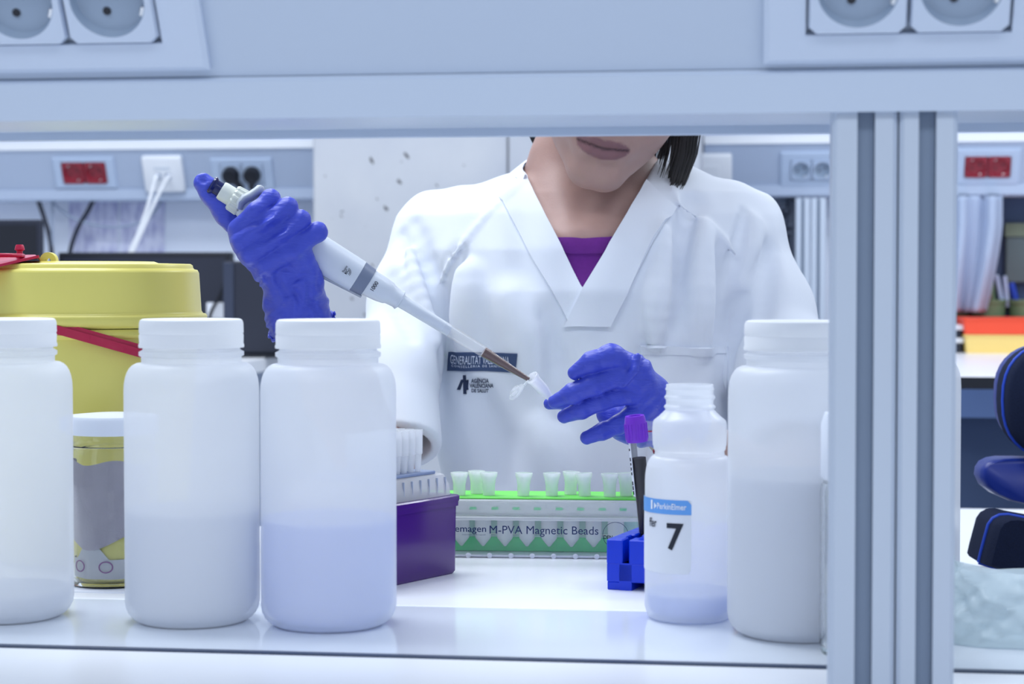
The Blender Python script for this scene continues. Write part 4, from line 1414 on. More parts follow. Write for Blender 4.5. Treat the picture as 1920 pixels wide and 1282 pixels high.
# ------------------------------------------------------------------ white side table and blue chair
zt2 = CAM.z - (955 - 520) / FPX * 2.75
yt1 = depth_y(1860, 2.75)
t = empty('side_table', (0, 0, 0), label='low white table behind the blue chair', cat='table')
xq = at_z(1720, 1000, zt2).x
s = MB(); s.box2((xq, yt1 - 0.55, zt2 - 0.03), (1.7, yt1, zt2), 0.002, 1); s.build('table_top', M['worktop'], t)
for x in (xq + 0.05, 1.64):
    for y in (yt1 - 0.5, yt1 - 0.05):
        s = MB(); s.box2((x - 0.02, y - 0.02, 0), (x + 0.02, y + 0.02, zt2 - 0.03)); s.build('leg', M['powder'], t)


def pad_mat(name, col):
    return mat(name, col, 0.85, noise=0.25, nscale=500, bump=0.4, bscale=900, spec=0.15)


M['chair_fabric'] = pad_mat('navy_fabric', (0.012, 0.018, 0.045))
M['chair_blue'] = mat('blue_shell', (0.0, 0.018, 0.22), 0.35, noise=0.05)
M['piping'] = mat('blue_piping', (0.01, 0.06, 0.50), 0.5, noise=0.05)
dC = 1.98
kC = dC / FPX


def pad(name, us, thick, m_, parent, pip=True, yoff=0.0):
    """upholstered pad from an outline in the plane facing the bench, with rounded rim"""
    pts = [P(u, v, dC) for u, v in us]
    c = sum(pts, Vector()) / len(pts)
    vs, fs = [], []
    n = len(pts)
    nrm_ = Vector((FWD.x, FWD.y, 0)).normalized()
    secs = [(0.93, -thick * 0.5), (0.985, -thick * 0.42), (1.0, -thick * 0.2), (1.0, thick * 0.2), (0.97, thick * 0.4), (0.9, thick * 0.5)]
    for k, dd in secs:
        for p in pts:
            q = c + (p - c) * k + nrm_ * (dd + yoff)
            vs.append(q)
    for a in range(len(secs) - 1):
        for i in range(n):
            j = (i + 1) % n
            fs.append((a * n + i, a * n + j, (a + 1) * n + j, (a + 1) * n + i))
    fs.append(tuple(range(n))[::-1]); fs.append(tuple(range((len(secs) - 1) * n, len(secs) * n)))
    s = MB(); s.faces(vs, fs)
    o = s.build(name, m_, parent, smooth=60)
    if pip:
        q = [c + (p - c) * 1.004 + nrm_ * (-thick * 0.22 + yoff) for p in pts]
        s = MB(); s.tube(q + [q[0]], 0.0020, 8); pp = s.build('piping', M['piping'], o, smooth=60); pp['label'] = 'blue piping'
    return o


def oval(cx, cyy, rx_, ry_, n=36, e=0.75):
    out = []
    for i in range(n):
        a = math.tau * i / n
        c, q = math.cos(a), math.sin(a)
        out.append((cx + rx_ * math.copysign(abs(c) ** e, c), cyy + ry_ * math.copysign(abs(q) ** e, q)))
    return out


tc_ = empty('office_chair', (0, 0, 0), label='navy office chair with blue piping at the right edge', cat='chair')
pad('backrest', oval(2020, 755, 122, 112, e=0.8), 0.06, M['chair_fabric'], tc_, yoff=0.05)
pad('back_shell', oval(2020, 752, 114, 104, e=0.8), 0.03, M['chair_blue'], tc_, pip=False, yoff=0.09)
pad('lumbar_shell', [(1862, 905), (1864, 890), (1872, 878), (1886, 871), (1905, 868), (1940, 868), (2100, 872), (2160, 890), (2160, 930), (2100, 955), (1960, 960), (1918, 950), (1890, 938), (1870, 922)], 0.05, M['chair_blue'], tc_, pip=False, yoff=0.07)
pad('seat', [(1826, 1048), (1830, 1030), (1838, 1000), (1844, 978), (1852, 967), (1864, 961), (1880, 960), (1905, 965), (1960, 975), (2100, 978), (2200, 985), (2215, 1010), (2215, 1050), (2190, 1066), (2050, 1070), (1900, 1066), (1850, 1056)], 0.10, M['chair_fabric'], tc_, yoff=0.0)
cc = P(2020, 1060, dC)
s = MB(); s.tube([(cc.x, cc.y, cc.z - 0.005), (cc.x, cc.y, 0.12)], [0.03, 0.025], 16); s.build('gas_column', M['black'], tc_, smooth=60)
s = MB(); s.tube([P(2020, 860, dC + 0.12), P(2020, 1000, dC + 0.20), (cc.x, cc.y + 0.10, cc.z - 0.02), (cc.x, cc.y, cc.z - 0.03)], 0.016, 10); s.build('back_bar', M['black'], tc_, smooth=60)
for k in range(5):
    a = math.tau * k / 5 + 0.3
    s = MB(); s.tube([(cc.x, cc.y, 0.13), (cc.x + 0.28 * math.cos(a), cc.y + 0.28 * math.sin(a), 0.06)], [0.025, 0.015], 8)
    s.tube([(cc.x + 0.28 * math.cos(a), cc.y + 0.28 * math.sin(a), 0.06), (cc.x + 0.28 * math.cos(a), cc.y + 0.28 * math.sin(a), 0.0)], [0.02, 0.025], 10)
    s.build('base_leg', M['black'], tc_, smooth=60)
# ================================================================== the woman: shapes by signed distance, in a frame turned with the camera
FH = Vector((-sy_, cy_, 0))


def L(u, v, d):
    w = P(u, v, d) - CAM
    return np.array((w.dot(RIGHT), w.dot(FH), w.z))


def to_world(V):
    V = np.asarray(V, float)
    out = np.empty_like(V)
    out[..., 0] = V[..., 0] * cy_ - V[..., 1] * sy_
    out[..., 1] = V[..., 0] * sy_ + V[..., 1] * cy_
    out[..., 2] = V[..., 2] + CAM.z
    return out


def smin(a, b, k):
    h = np.maximum(k - np.abs(a - b), 0.0) / k
    return np.minimum(a, b) - h * h * k * 0.25


def smax(a, b, k):
    return -smin(-a, -b, k)


def cone(p, a, b, ra, rb):
    a = np.asarray(a, float); b = np.asarray(b, float)
    ab = b - a
    t = np.clip(((p - a) @ ab) / max(1e-12, ab @ ab), 0, 1)
    d = p - a - t[..., None] * ab
    return np.sqrt((d * d).sum(-1)) - (ra + t * (rb - ra))


def chain(p, pts, rs, k=0.004):
    d = None
    for i in range(len(pts) - 1):
        q = cone(p, pts[i], pts[i + 1], rs[i], rs[i + 1])
        d = q if d is None else smin(d, q, k)
    return d


def ellip(p, c, r, Rm=None):
    q = p - np.asarray(c, float)
    if Rm is not None:
        q = q @ Rm
    r = np.asarray(r, float)
    k0 = np.sqrt(((q / r) ** 2).sum(-1))
    k1 = np.sqrt(((q / (r * r)) ** 2).sum(-1))
    return k0 * (k0 - 1.0) / np.maximum(k1, 1e-9)


def surface_net(f, lo, hi, h):
    lo = np.asarray(lo, float); hi = np.asarray(hi, float)
    n = np.maximum(4, np.ceil((hi - lo) / h).astype(int) + 1)
    # only blocks near the surface are sampled finely
    B = 8
    nb = (n + B - 1) // B
    bc = np.stack(np.meshgrid(*[lo[i] + h * (np.arange(nb[i]) * B + (B - 1) / 2) for i in range(3)], indexing='ij'), -1).reshape(-1, 3)
    bv = np.concatenate([f(bc[i:i + 200000]) for i in range(0, len(bc), 200000)])
    Vb = np.repeat(np.repeat(np.repeat(bv.reshape(nb), B, 0), B, 1), B, 2).astype(np.float32)
    act = np.argwhere(np.abs(bv.reshape(nb)) < h * B * 0.5 * 1.75 * 1.45 + 0.004)
    loc = np.stack(np.meshgrid(*[np.arange(B)] * 3, indexing='ij'), -1).reshape(-1, 3)
    for i in range(0, len(act), 500):
        g = (act[i:i + 500, None, :] * B + loc[None]).reshape(-1, 3)
        Vb[g[:, 0], g[:, 1], g[:, 2]] = f(lo + g * h)
    V = Vb
    S = V < 0
    c = [slice(0, -1), slice(1, None)]
    cnt = sum(S[c[a], c[b], c[d]].astype(np.int8) for a in (0, 1) for b in (0, 1) for d in (0, 1))
    mask = (cnt > 0) & (cnt < 8)
    I = np.argwhere(mask)
    idx = -np.ones(mask.shape, np.int64)
    idx[mask] = np.arange(len(I))
    pos = np.zeros((len(I), 3)); num = np.zeros(len(I))
    cor = [(a, b, d) for a in (0, 1) for b in (0, 1) for d in (0, 1)]
    val = {k: V[I[:, 0] + k[0], I[:, 1] + k[1], I[:, 2] + k[2]].astype(float) for k in cor}
    for A in cor:
        for axn in range(3):
            if A[axn] == 0:
                B = list(A); B[axn] = 1; B = tuple(B)
                va, vb = val[A], val[B]
                m = (va < 0) != (vb < 0)
                t = np.where(m, va / np.where(m, va - vb, 1), 0)
                q = np.array(A, float)[None] + t[:, None] * (np.array(B) - np.array(A))[None]
                pos += np.where(m[:, None], q, 0); num += m
    pos /= num[:, None]
    verts = lo + (I + pos) * h
    quads = []
    for axn in range(3):
        o1, o2 = (axn + 1) % 3, (axn + 2) % 3
        sa = [slice(None)] * 3; sb = [slice(None)] * 3
        sa[axn] = slice(0, -1); sb[axn] = slice(1, None)
        sa[o1] = sb[o1] = slice(1, -1); sa[o2] = sb[o2] = slice(1, -1)
        a, b = S[tuple(sa)], S[tuple(sb)]
        E = np.argwhere(a != b)
        flip = a[tuple(E.T)]
        E = E.copy(); E[:, o1] += 1; E[:, o2] += 1

        def cell(d1, d2):
            q = E.copy(); q[:, o1] += d1; q[:, o2] += d2
            return idx[tuple(q.T)]
        Q = np.stack([cell(-1, -1), cell(0, -1), cell(0, 0), cell(-1, 0)], 1)
        Q[~flip] = Q[~flip][:, ::-1]
        quads.append(Q)
    return verts, np.concatenate(quads)


def np_mesh(name, verts, quads, mats, parent=None, world=True, smooth=True):
    me = bpy.data.meshes.new(name)
    W = to_world(verts) if world else np.asarray(verts)
    me.vertices.add(len(W)); me.vertices.foreach_set('co', W.astype(np.float32).ravel())
    k = quads.shape[1]
    me.loops.add(quads.size); me.loops.foreach_set('vertex_index', quads.astype(np.int32).ravel())
    me.polygons.add(len(quads)); me.polygons.foreach_set('loop_start', np.arange(0, quads.size, k, dtype=np.int32))
    me.update(calc_edges=True)
    me.validate()
    return link(name, me, mats, parent, smooth=smooth)


def relax(verts, quads, it=2, lam=0.5):
    n = len(verts)
    e = np.concatenate([quads[:, [0, 1]], quads[:, [1, 2]], quads[:, [2, 3]], quads[:, [3, 0]]])
    cnt = np.bincount(e[:, 0], minlength=n) + np.bincount(e[:, 1], minlength=n)
    for _ in range(it):
        s_ = np.zeros_like(verts)
        for i in range(3):
            s_[:, i] = np.bincount(e[:, 0], verts[e[:, 1], i], n) + np.bincount(e[:, 1], verts[e[:, 0], i], n)
        verts = verts + lam * (s_ / np.maximum(cnt, 1)[:, None] - verts)
    return verts


# ------------------------------------------------------------------ torso outline (left and right limits by height)
DT = 1.985
KT = DT / FPX
TV = np.array([262, 280, 292, 308, 325, 345, 365, 405, 470, 545, 650, 800, 900, 1050, 1300.0])
TXL = np.array([1075, 1030, 1006, 985, 955, 892, 850, 782, 768, 795, 815, 818, 822, 826, 826.0])
TXR = np.array([1150, 1195, 1222, 1290, 1330, 1375, 1405, 1428, 1425, 1400, 1380, 1372, 1368, 1365, 1365.0])
TB = np.array([0.02, 0.045, 0.058, 0.068, 0.078, 0.088, 0.096, 0.108, 0.122, 0.128, 0.126, 0.122, 0.122, 0.122, 0.122])
TY = np.array([2.03, 2.02, 2.015, 2.01, 2.005, 2.0, 1.995, 1.99, 1.985, 1.98, 1.98, 1.98, 1.98, 1.98, 1.98])
TZ = (520 - TV) * KT
_o = np.argsort(TZ)


def torso(p, off=0.0):
    z = p[..., 2]
    f = lambda A: np.interp(z, TZ[_o], A[_o])
    xl, xr = (f(TXL) - 960) * KT, (f(TXR) - 960) * KT
    a = (xr - xl) / 2 + off
    b = f(TB) + off
    x = p[..., 0] - (xl + xr) / 2
    y = p[..., 1] - f(TY)
    e = 2.4
    k = (np.abs(x / a) ** e + np.abs(y / b) ** e) ** (1 / e)
    d = (k - 1) * np.minimum(a, b)
    top = (z - TZ.max() - off) * 0.6
    return smax(d * 0.85, top, 0.01)


ARM_R = ([L(825, 440, 1.985), L(780, 560, 1.945), L(745, 690, 1.89), L(745, 838, 1.838)], [0.046, 0.0435, 0.0405, 0.042])
ARM_L = ([L(1388, 432, 1.99), L(1428, 575, 1.95), L(1468, 700, 1.90), L(1488, 840, 1.85)], [0.042, 0.047, 0.050, 0.052])
FORE_R = ([L(728, 800, 1.85), L(706, 880, 1.80), L(640, 735, 1.68), L(574, 622, 1.605)], [0.029, 0.034, 0.032, 0.021])
FORE_L = ([L(1485, 810, 1.86), L(1478, 925, 1.82), L(1365, 888, 1.735), L(1262, 805, 1.668)], [0.030, 0.036, 0.033, 0.026])


def half(p, a, b, at):
    """>0 beyond the plane at point at, along a->b"""
    n = np.asarray(b) - np.asarray(a)
    n = n / np.linalg.norm(n)
    return (p - np.asarray(at)) @ n


def vplane(p, A, B, side):
    """signed distance to the vertical-ish sheet through pixel line A-B, running straight back; negative on the side of the V"""
    d_ = 1.885
    a = np.array(((A[0] - 960) * d_ / FPX, (520 - A[1]) * d_ / FPX))
    b = np.array(((B[0] - 960) * d_ / FPX, (520 - B[1]) * d_ / FPX))
    t = (b - a) / np.linalg.norm(b - a)
    n = np.array((-t[1], t[0])) * side
    return (p[..., 0] - a[0]) * n[0] + (p[..., 2] - a[1]) * n[1]


NECK = ([L(1100, 470, 1.99), L(1102, 380, 1.985), L(1112, 290, 1.98), L(1120, 230, 1.985)], [0.066, 0.0585, 0.0565, 0.056])


def opening(p):
    v = smax(vplane(p, (1093, 545), (980, 322), 1), vplane(p, (1093, 545), (1214, 338), -1), 0.004)
    v = np.maximum(v, p[..., 1] - 2.00)
    hole = cone(p, L(1102, 440, 1.992), L(1118, 180, 1.985), 0.058, 0.064)
    return np.minimum(v, hole)


FOLDS = []      # (polyline, r0, r1, sign, k): filled after the plain shape is known


def scrub_plain(p):
    d = torso(p)
    r = chain(p, *ARM_R, k=0.02)
    l = chain(p, *ARM_L, k=0.02)
    r = smax(r, half(p, ARM_R[0][2], ARM_R[0][3], ARM_R[0][3]), 0.004)
    l = smax(l, half(p, ARM_L[0][2], ARM_L[0][3], ARM_L[0][3]), 0.004)
    # the sleeves melt into the shoulder but hang free below the armpit
    kk = 0.004 + 0.024 * np.clip((p[..., 2] - (520 - 520) * KT) / 0.05, 0, 1)
    d = smin(d, r, kk)
    d = smin(d, l, kk)
    # shallow cloth waves
    x, y, z = p[..., 0], p[..., 1], p[..., 2]
    d = d + 0.0020 * np.sin(38 * x + 14 * z + 2.2 * np.sin(16 * z)) * np.clip((0.05 - z) * 9, 0, 1) + 0.0012 * np.sin(95 * x - 30 * z + 3 * np.sin(11 * z + 20 * x))
    return d


def trace(pix, f=scrub_plain, d0=1.70, d1=2.25, step=0.6):
    """first hit of the ray through each pixel with the surface; returns frame points"""
    pix = np.asarray(pix, float)
    sh = pix.shape[:-1]
    q = pix.reshape(-1, 2)
    R0 = np.array([L(u, v, 1.0) for u, v in q])
    t = np.full(len(q), d0)
    for _ in range(90):
        dd = f(R0 * t[:, None])
        t = np.minimum(t + np.maximum(dd, -0.01) * step, d1)
    return (R0 * t[:, None]).reshape(*sh, 3)


def poly_px(pts, n):
    pts = np.asarray(pts, float)
    seg = np.r_[0, np.cumsum(np.linalg.norm(np.diff(pts, axis=0), axis=1))]
    s_ = np.linspace(0, seg[-1], n)
    return np.stack([np.interp(s_, seg, pts[:, i]) for i in range(2)], -1)


def add_fold(pts, r, sign, k=0.012, n=9, taper=0.35, lift=0.22):
    q = trace(poly_px(pts, n))
    rs = [r * (taper + (1 - taper) * math.sin(math.pi * min(1, max(0, i / (n - 1))) * 0.9 + 0.15)) for i in range(n)]
    if sign < 0:                       # centre lifted off the cloth, so that only a shallow groove is pressed in
        e = 0.002
        N = np.stack([scrub_plain(q + np.eye(3)[i] * e) - scrub_plain(q - np.eye(3)[i] * e) for i in range(3)], -1)
        N /= np.maximum(np.linalg.norm(N, axis=-1, keepdims=True), 1e-9)
        q = q + N * (np.array(rs) * lift)[:, None]
    FOLDS.append((q, rs, sign, k))


# creases (-) and ridges (+) read off the photograph
add_fold([(775, 420), (792, 470), (806, 530), (822, 590), (829, 640), (828, 690)], 0.0075, -1, 0.014, 12)
add_fold([(752, 440), (770, 500), (795, 560), (815, 600)], 0.008, -1, 0.012, lift=0.1)
add_fold([(735, 520), (748, 580), (772, 630)], 0.006, -1, 0.014)
add_fold([(765, 470), (785, 540), (812, 600), (820, 640)], 0.008, 1, 0.012)
add_fold([(860, 480), (848, 520), (845, 580), (852, 640)], 0.011, -1, 0.018, lift=-0.05)
add_fold([(870, 520), (872, 600), (880, 660)], 0.010, 1, 0.025)
add_fold([(1372, 500), (1369, 560), (1366, 640), (1364, 720), (1362, 780)], 0.0085, -1, 0.010, 12)
add_fold([(1398, 400), (1392, 440), (1382, 490), (1372, 530)], 0.009, -1, 0.010, lift=0.0)
add_fold([(1415, 420), (1412, 480), (1395, 540)], 0.008, 1, 0.02)
add_fold([(1395, 560), (1382, 600), (1372, 650)], 0.009, -1, 0.012, lift=0.0)
add_fold([(1440, 470), (1432, 540), (1425, 600)], 0.006, -1, 0.02)
add_fold([(1300, 380), (1290, 420), (1268, 500), (1262, 600)], 0.013, -1, 0.022, lift=-0.05)
add_fold([(1318, 420), (1312, 500), (1312, 600), (1316, 660)], 0.009, 1, 0.014)
add_fold([(1340, 470), (1345, 540), (1345, 640)], 0.011, -1, 0.020, lift=-0.05)
add_fold([(1240, 560), (1225, 640), (1200, 720)], 0.010, -1, 0.022, lift=0.0)
add_fold([(1010, 600), (1040, 680), (1050, 780)], 0.011, -1, 0.022, lift=0.0)
add_fold([(960, 560), (985, 620), (990, 690)], 0.010, 1, 0.03)
add_fold([(905, 760), (930, 830), (930, 900)], 0.010, -1, 0.03)
add_fold([(1010, 800), (1040, 850), (1060, 890)], 0.010, 1, 0.03)
add_fold([(1246, 440), (1238, 520), (1228, 640)], 0.011, 1, 0.020)
add_fold([(1322, 440), (1318, 540), (1318, 640)], 0.010, 1, 0.018)
add_fold([(884, 520), (890, 600), (900, 690)], 0.010, 1, 0.022)
# sewn shoulder seams
add_fold([(985, 335), (950, 368), (915, 400), (875, 445), (842, 490), (820, 540)], 0.0028, 1, 0.005, 16, 0.9)
add_fold([(1258, 345), (1275, 385), (1300, 402), (1340, 428), (1368, 458), (1380, 480)], 0.0026, 1, 0.005, 16, 0.9)


def scrub(p):
    d = scrub_plain(p)
    for q, rs, sg, k in FOLDS:
        lo = q.min(0) - 0.03; hi = q.max(0) + 0.03
        m = ((p >= lo) & (p <= hi)).all(-1)
        if not m.any():
            continue
        pm = p[m]
        c = chain(pm, q, rs, 0.003)
        d[m] = smin(d[m], c + 0.0012, k) if sg > 0 else smax(d[m], -c - k * 0.04, k)
    d = smax(d, -opening(p), 0.003)
    # undersides of the sleeves are open a little
    d = np.maximum(d, -smax(chain(p, ARM_R[0][2:], [0.026, 0.032], 0.01), -half(p, ARM_R[0][2], ARM_R[0][3], ARM_R[0][3]) - 0.03, 0.004))
    d = np.maximum(d, -smax(chain(p, ARM_L[0][2:], [0.036, 0.040], 0.01), -half(p, ARM_L[0][2], ARM_L[0][3], ARM_L[0][3]) - 0.03, 0.004))
    return d


# ------------------------------------------------------------------ head frame
roll, nod = math.radians(13), math.radians(24)
h_up = np.array((math.sin(roll), 0, math.cos(roll)))
h_r = np.array((math.cos(roll), 0, -math.sin(roll)))
h_f0 = np.array((0, -1.0, 0))
h_f = h_f0 * math.cos(nod) - h_up * math.sin(nod)
h_u = h_up * math.cos(nod) + h_f0 * math.sin(nod)
HR = np.stack([h_r, h_f, h_u], 1)
chin_l = np.array((0, 0.072, -0.116))
H0 = L(1110, 352, 1.862) - HR @ chin_l


def head_local(p):
    return (p - H0) @ HR


def face(q):
    ax = np.abs(q[..., 0])
    qs = q.copy(); qs[..., 0] = ax
    d = ellip(q, (0, -0.012, 0.035), (0.074, 0.094, 0.094))
    d = smin(d, ellip(q, (0, 0.022, -0.020), (0.064, 0.068, 0.088)), 0.02)
    d = smin(d, cone(qs, (0.047, 0.0, -0.058), (0.012, 0.066, -0.099), 0.020, 0.017), 0.022)
    d = smin(d, ellip(q, (0, 0.068, -0.098), (0.020, 0.018, 0.018)), 0.016)
    d = smin(d, cone(qs, (0.034, 0.050, -0.045), (0.046, 0.030, -0.01), 0.026, 0.024), 0.02)
    # mouth mound, lips and the line between
    d = smin(d, ellip(q, (0, 0.076, -0.066), (0.028, 0.013, 0.021)), 0.016)
    d = smin(d, chain(qs, [(0.0, 0.0895, -0.0605), (0.010, 0.0885, -0.0598), (0.023, 0.0805, -0.0655)], [0.0050, 0.0050, 0.0022], 0.003), 0.006)
    d = smin(d, chain(qs, [(0.0, 0.0880, -0.0735), (0.011, 0.0862, -0.0722), (0.023, 0.0800, -0.0665)], [0.0062, 0.0056, 0.0020], 0.003), 0.006)
    d = smax(d, -chain(qs, [(0.0, 0.0958, -0.0672), (0.012, 0.0940, -0.0662), (0.0262, 0.0842, -0.0668)], [0.0030, 0.0028, 0.0020], 0.002), 0.003)
    d = smax(d, -cone(qs, (0, 0.0955, -0.0875), (0.012, 0.090, -0.0870), 0.005, 0.004), 0.010)
    # nose
    d = smin(d, cone(q, (0, 0.088, 0.010), (0, 0.108, -0.026), 0.008, 0.0105), 0.012)
    d = smin(d, cone(qs, (0.011, 0.094, -0.032), (0.009, 0.098, -0.030), 0.007, 0.006), 0.006)
    # eye hollows with closed lids, brows, ears
    d = smax(d, -ellip(qs, (0.032, 0.094, 0.012), (0.016, 0.012, 0.010)), 0.012)
    d = smin(d, ellip(qs, (0.031, 0.074, 0.010), (0.0135, 0.0125, 0.011)), 0.003)
    d = smin(d, cone(qs, (0.014, 0.086, 0.026), (0.045, 0.074, 0.029), 0.006, 0.004), 0.008)
    d = smin(d, ellip(qs, (0.076, -0.008, -0.008), (0.008, 0.017, 0.030)), 0.006)
    return d


def body(p):
    d = torso(p, -0.019)
    d = smin(d, chain(p, *NECK, k=0.02), 0.030)
    d = smin(d, cone(p, L(1050, 385, 2.02), L(900, 425, 2.0), 0.028, 0.02), 0.03)
    d = smin(d, cone(p, L(1160, 385, 2.02), L(1320, 415, 2.0), 0.028, 0.02), 0.03)
    # collar bones and the notch between them
    d = smin(d, cone(p, L(1075, 452, 1.875), L(960, 418, 1.915), 0.006, 0.006), 0.016)
    d = smin(d, cone(p, L(1118, 452, 1.875), L(1230, 418, 1.915), 0.006, 0.006), 0.016)
    d = smax(d, -cone(p, L(1095, 432, 1.865), L(1097, 452, 1.855), 0.010, 0.010), 0.022)
    # neck muscles
    d = smin(d, cone(p, L(1024, 300, 1.965), L(1078, 445, 1.885), 0.013, 0.008), 0.022)
    d = smin(d, cone(p, L(1185, 310, 1.965), L(1112, 445, 1.885), 0.013, 0.008), 0.022)
    d = smin(d, face(head_local(p)), 0.010)
    d = smin(d, chain(p, [ARM_R[0][0], ARM_R[0][2]] + FORE_R[0], [0.026, 0.028] + FORE_R[1], 0.01), 0.02)
    d = smin(d, chain(p, [ARM_L[0][0], ARM_L[0][2]] + FORE_L[0], [0.026, 0.028] + FORE_L[1], 0.01), 0.02)
    return d


def skin_mat():
    m = mat('skin', (0.43, 0.27, 0.235), 0.5, noise=0.07, nscale=60, bump=0.12, bscale=700)
    b = m.node_tree.nodes['Principled BSDF']
    b.inputs['Subsurface Weight'].default_value = 0.15
    b.inputs['Subsurface Radius'].default_value = (0.01, 0.004, 0.002)
    b.inputs['Subsurface Scale'].default_value = 0.3
    # lips have their own colour; their line mixes dark mouth and painted crease shade
    nt = m.node_tree
    src = b.inputs['Base Color'].links[0].from_socket
    for nm_, col, amt in (('lip', (0.20, 0.085, 0.105, 1), 0.85), ('lip_line_shade', (0.035, 0.014, 0.018, 1), 0.9)):
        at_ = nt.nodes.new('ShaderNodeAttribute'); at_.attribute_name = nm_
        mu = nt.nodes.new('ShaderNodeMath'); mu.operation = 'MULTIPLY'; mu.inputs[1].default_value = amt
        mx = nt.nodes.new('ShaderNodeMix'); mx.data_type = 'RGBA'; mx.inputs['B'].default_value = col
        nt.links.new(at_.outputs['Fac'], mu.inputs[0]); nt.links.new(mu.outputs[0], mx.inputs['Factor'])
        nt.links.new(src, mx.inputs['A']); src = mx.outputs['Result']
    nt.links.new(src, b.inputs['Base Color'])
    return m


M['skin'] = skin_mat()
M['cotton'] = mat('white_cotton', (0.76, 0.80, 0.88), 0.85, noise=0.02, nscale=40, bump=0.10, bscale=1800, sheen=0.1)
M['jersey'] = mat('purple_jersey', (0.17, 0.018, 0.27), 0.8, noise=0.12, nscale=300, bump=0.3, bscale=1500, sheen=0.2)
M['hair'] = mat('black_hair', (0.008, 0.007, 0.010), 0.32, noise=0.2, nscale=200)
M['print'] = mat('navy_fabric_print', (0.045, 0.075, 0.17), 0.8, noise=0.25, nscale=900)
M['print_dark'] = mat('dark_fabric_print', (0.02, 0.032, 0.08), 0.8, noise=0.2, nscale=900)
M['print_white'] = mat('pale_fabric_print', (0.62, 0.68, 0.82), 0.8, noise=0.1, nscale=900)

lo = np.minimum.reduce([L(520, -60, 1.58), L(520, 1060, 1.55), L(690, 1000, 2.2)]) - 0.02
hi = np.maximum.reduce([L(1560, 1000, 2.15), L(1560, -60, 2.2), L(1200, -110, 2.2)]) + 0.02
lo[2] = (520 - 1000) * KT
v_, q_ = surface_net(body, (lo[0], 1.585, lo[2]), (hi[0], 2.14, H0[2] + 0.17), 0.0025)
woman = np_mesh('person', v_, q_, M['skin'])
tag(woman, 'seated person in white scrubs and blue gloves pipetting', 'person')
hl = head_local(v_)
me = woman.data
ax_l = np.abs(hl[:, 0]); zl_ = hl[:, 2]
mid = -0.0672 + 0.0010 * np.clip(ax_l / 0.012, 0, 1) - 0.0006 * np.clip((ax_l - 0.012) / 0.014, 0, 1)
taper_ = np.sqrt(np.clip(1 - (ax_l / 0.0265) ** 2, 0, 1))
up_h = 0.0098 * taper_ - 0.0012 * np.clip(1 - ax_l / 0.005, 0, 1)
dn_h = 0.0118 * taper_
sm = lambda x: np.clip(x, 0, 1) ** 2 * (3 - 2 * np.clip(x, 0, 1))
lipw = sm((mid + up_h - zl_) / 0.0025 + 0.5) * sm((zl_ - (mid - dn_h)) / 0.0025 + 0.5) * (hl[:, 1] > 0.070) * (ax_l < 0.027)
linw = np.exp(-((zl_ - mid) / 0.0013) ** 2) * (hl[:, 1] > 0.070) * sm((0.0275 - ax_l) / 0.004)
for nm_, w_a in (('lip', lipw), ('lip_line_shade', linw)):
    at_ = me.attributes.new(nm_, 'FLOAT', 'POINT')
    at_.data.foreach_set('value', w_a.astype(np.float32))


def cloth_patch(name, corners, nu, nv, off, thick, m, f, sub=None):
    """sheet bounded by four pixel corners (or two edges), laid on the surface f and given thickness"""
    A, B = corners                                  # two pixel polylines, first edge and second edge
    a = poly_px(A, nu); b = poly_px(B, nu)
    g = a[:, None, :] + (b - a)[:, None, :] * np.linspace(0, 1, nv)[None, :, None]
    pts = trace(g, f)
    e = 0.002
    N = np.stack([f(pts + np.eye(3)[i] * e) - f(pts - np.eye(3)[i] * e) for i in range(3)], -1)
    N /= np.maximum(np.linalg.norm(N, axis=-1, keepdims=True), 1e-9)
    out = pts + N * off
    inn = pts + N * (off - thick)
    # fillet the rim a little
    V = np.concatenate([out.reshape(-1, 3), inn.reshape(-1, 3)])
    n1 = nu * nv
    F = []
    for i in range(nu - 1):
        for j in range(nv - 1):
            k = i * nv + j
            F.append((k, k + 1, k + nv + 1, k + nv))
            F.append((n1 + k, n1 + k + nv, n1 + k + nv + 1, n1 + k + 1))
    for i in range(nu - 1):
        for j in (0, nv - 1):
            k = i * nv + j
            F.append((k, k + nv, n1 + k + nv, n1 + k) if j == 0 else (k, n1 + k, n1 + k + nv, k + nv))
    for j in range(nv - 1):
        for i in (0, nu - 1):
            k = i * nv + j
            F.append((k, n1 + k, n1 + k + 1, k + 1) if i == 0 else (k, k + 1, n1 + k + 1, n1 + k))
    o = np_mesh(name, V, np.array(F), m, woman)
    bm_ = bmesh.new(); bm_.from_mesh(o.data); bmesh.ops.recalc_face_normals(bm_, faces=bm_.faces); bm_.to_mesh(o.data); bm_.free()
    try:
        o.data.set_sharp_from_angle(angle=math.radians(50))
    except Exception:
        pass
    return o


# scrub top
sv, sq = surface_net(scrub, ((660 - 960) * KT, 1.765, (520 - 1010) * KT), ((1570 - 960) * KT, 2.14, (520 - 255) * KT), 0.0027)
sv = relax(sv, sq, 1, 0.4)
o = np_mesh('scrub_top', sv, sq, M['cotton'], woman)
o['label'] = 'white cotton scrub top'

# front sheet of the garment for laying bands, pocket and prints on (no neck hole)
def scrub_front(p):
    d = scrub_plain(p)
    for q, rs, sg, k in FOLDS:
        m = ((p >= q.min(0) - 0.03) & (p <= q.max(0) + 0.03)).all(-1)
        if m.any():
            c = chain(p[m], q, rs, 0.003)
            d[m] = smin(d[m], c + 0.0012, k) if sg > 0 else smax(d[m], -c - k * 0.04, k)
    return d


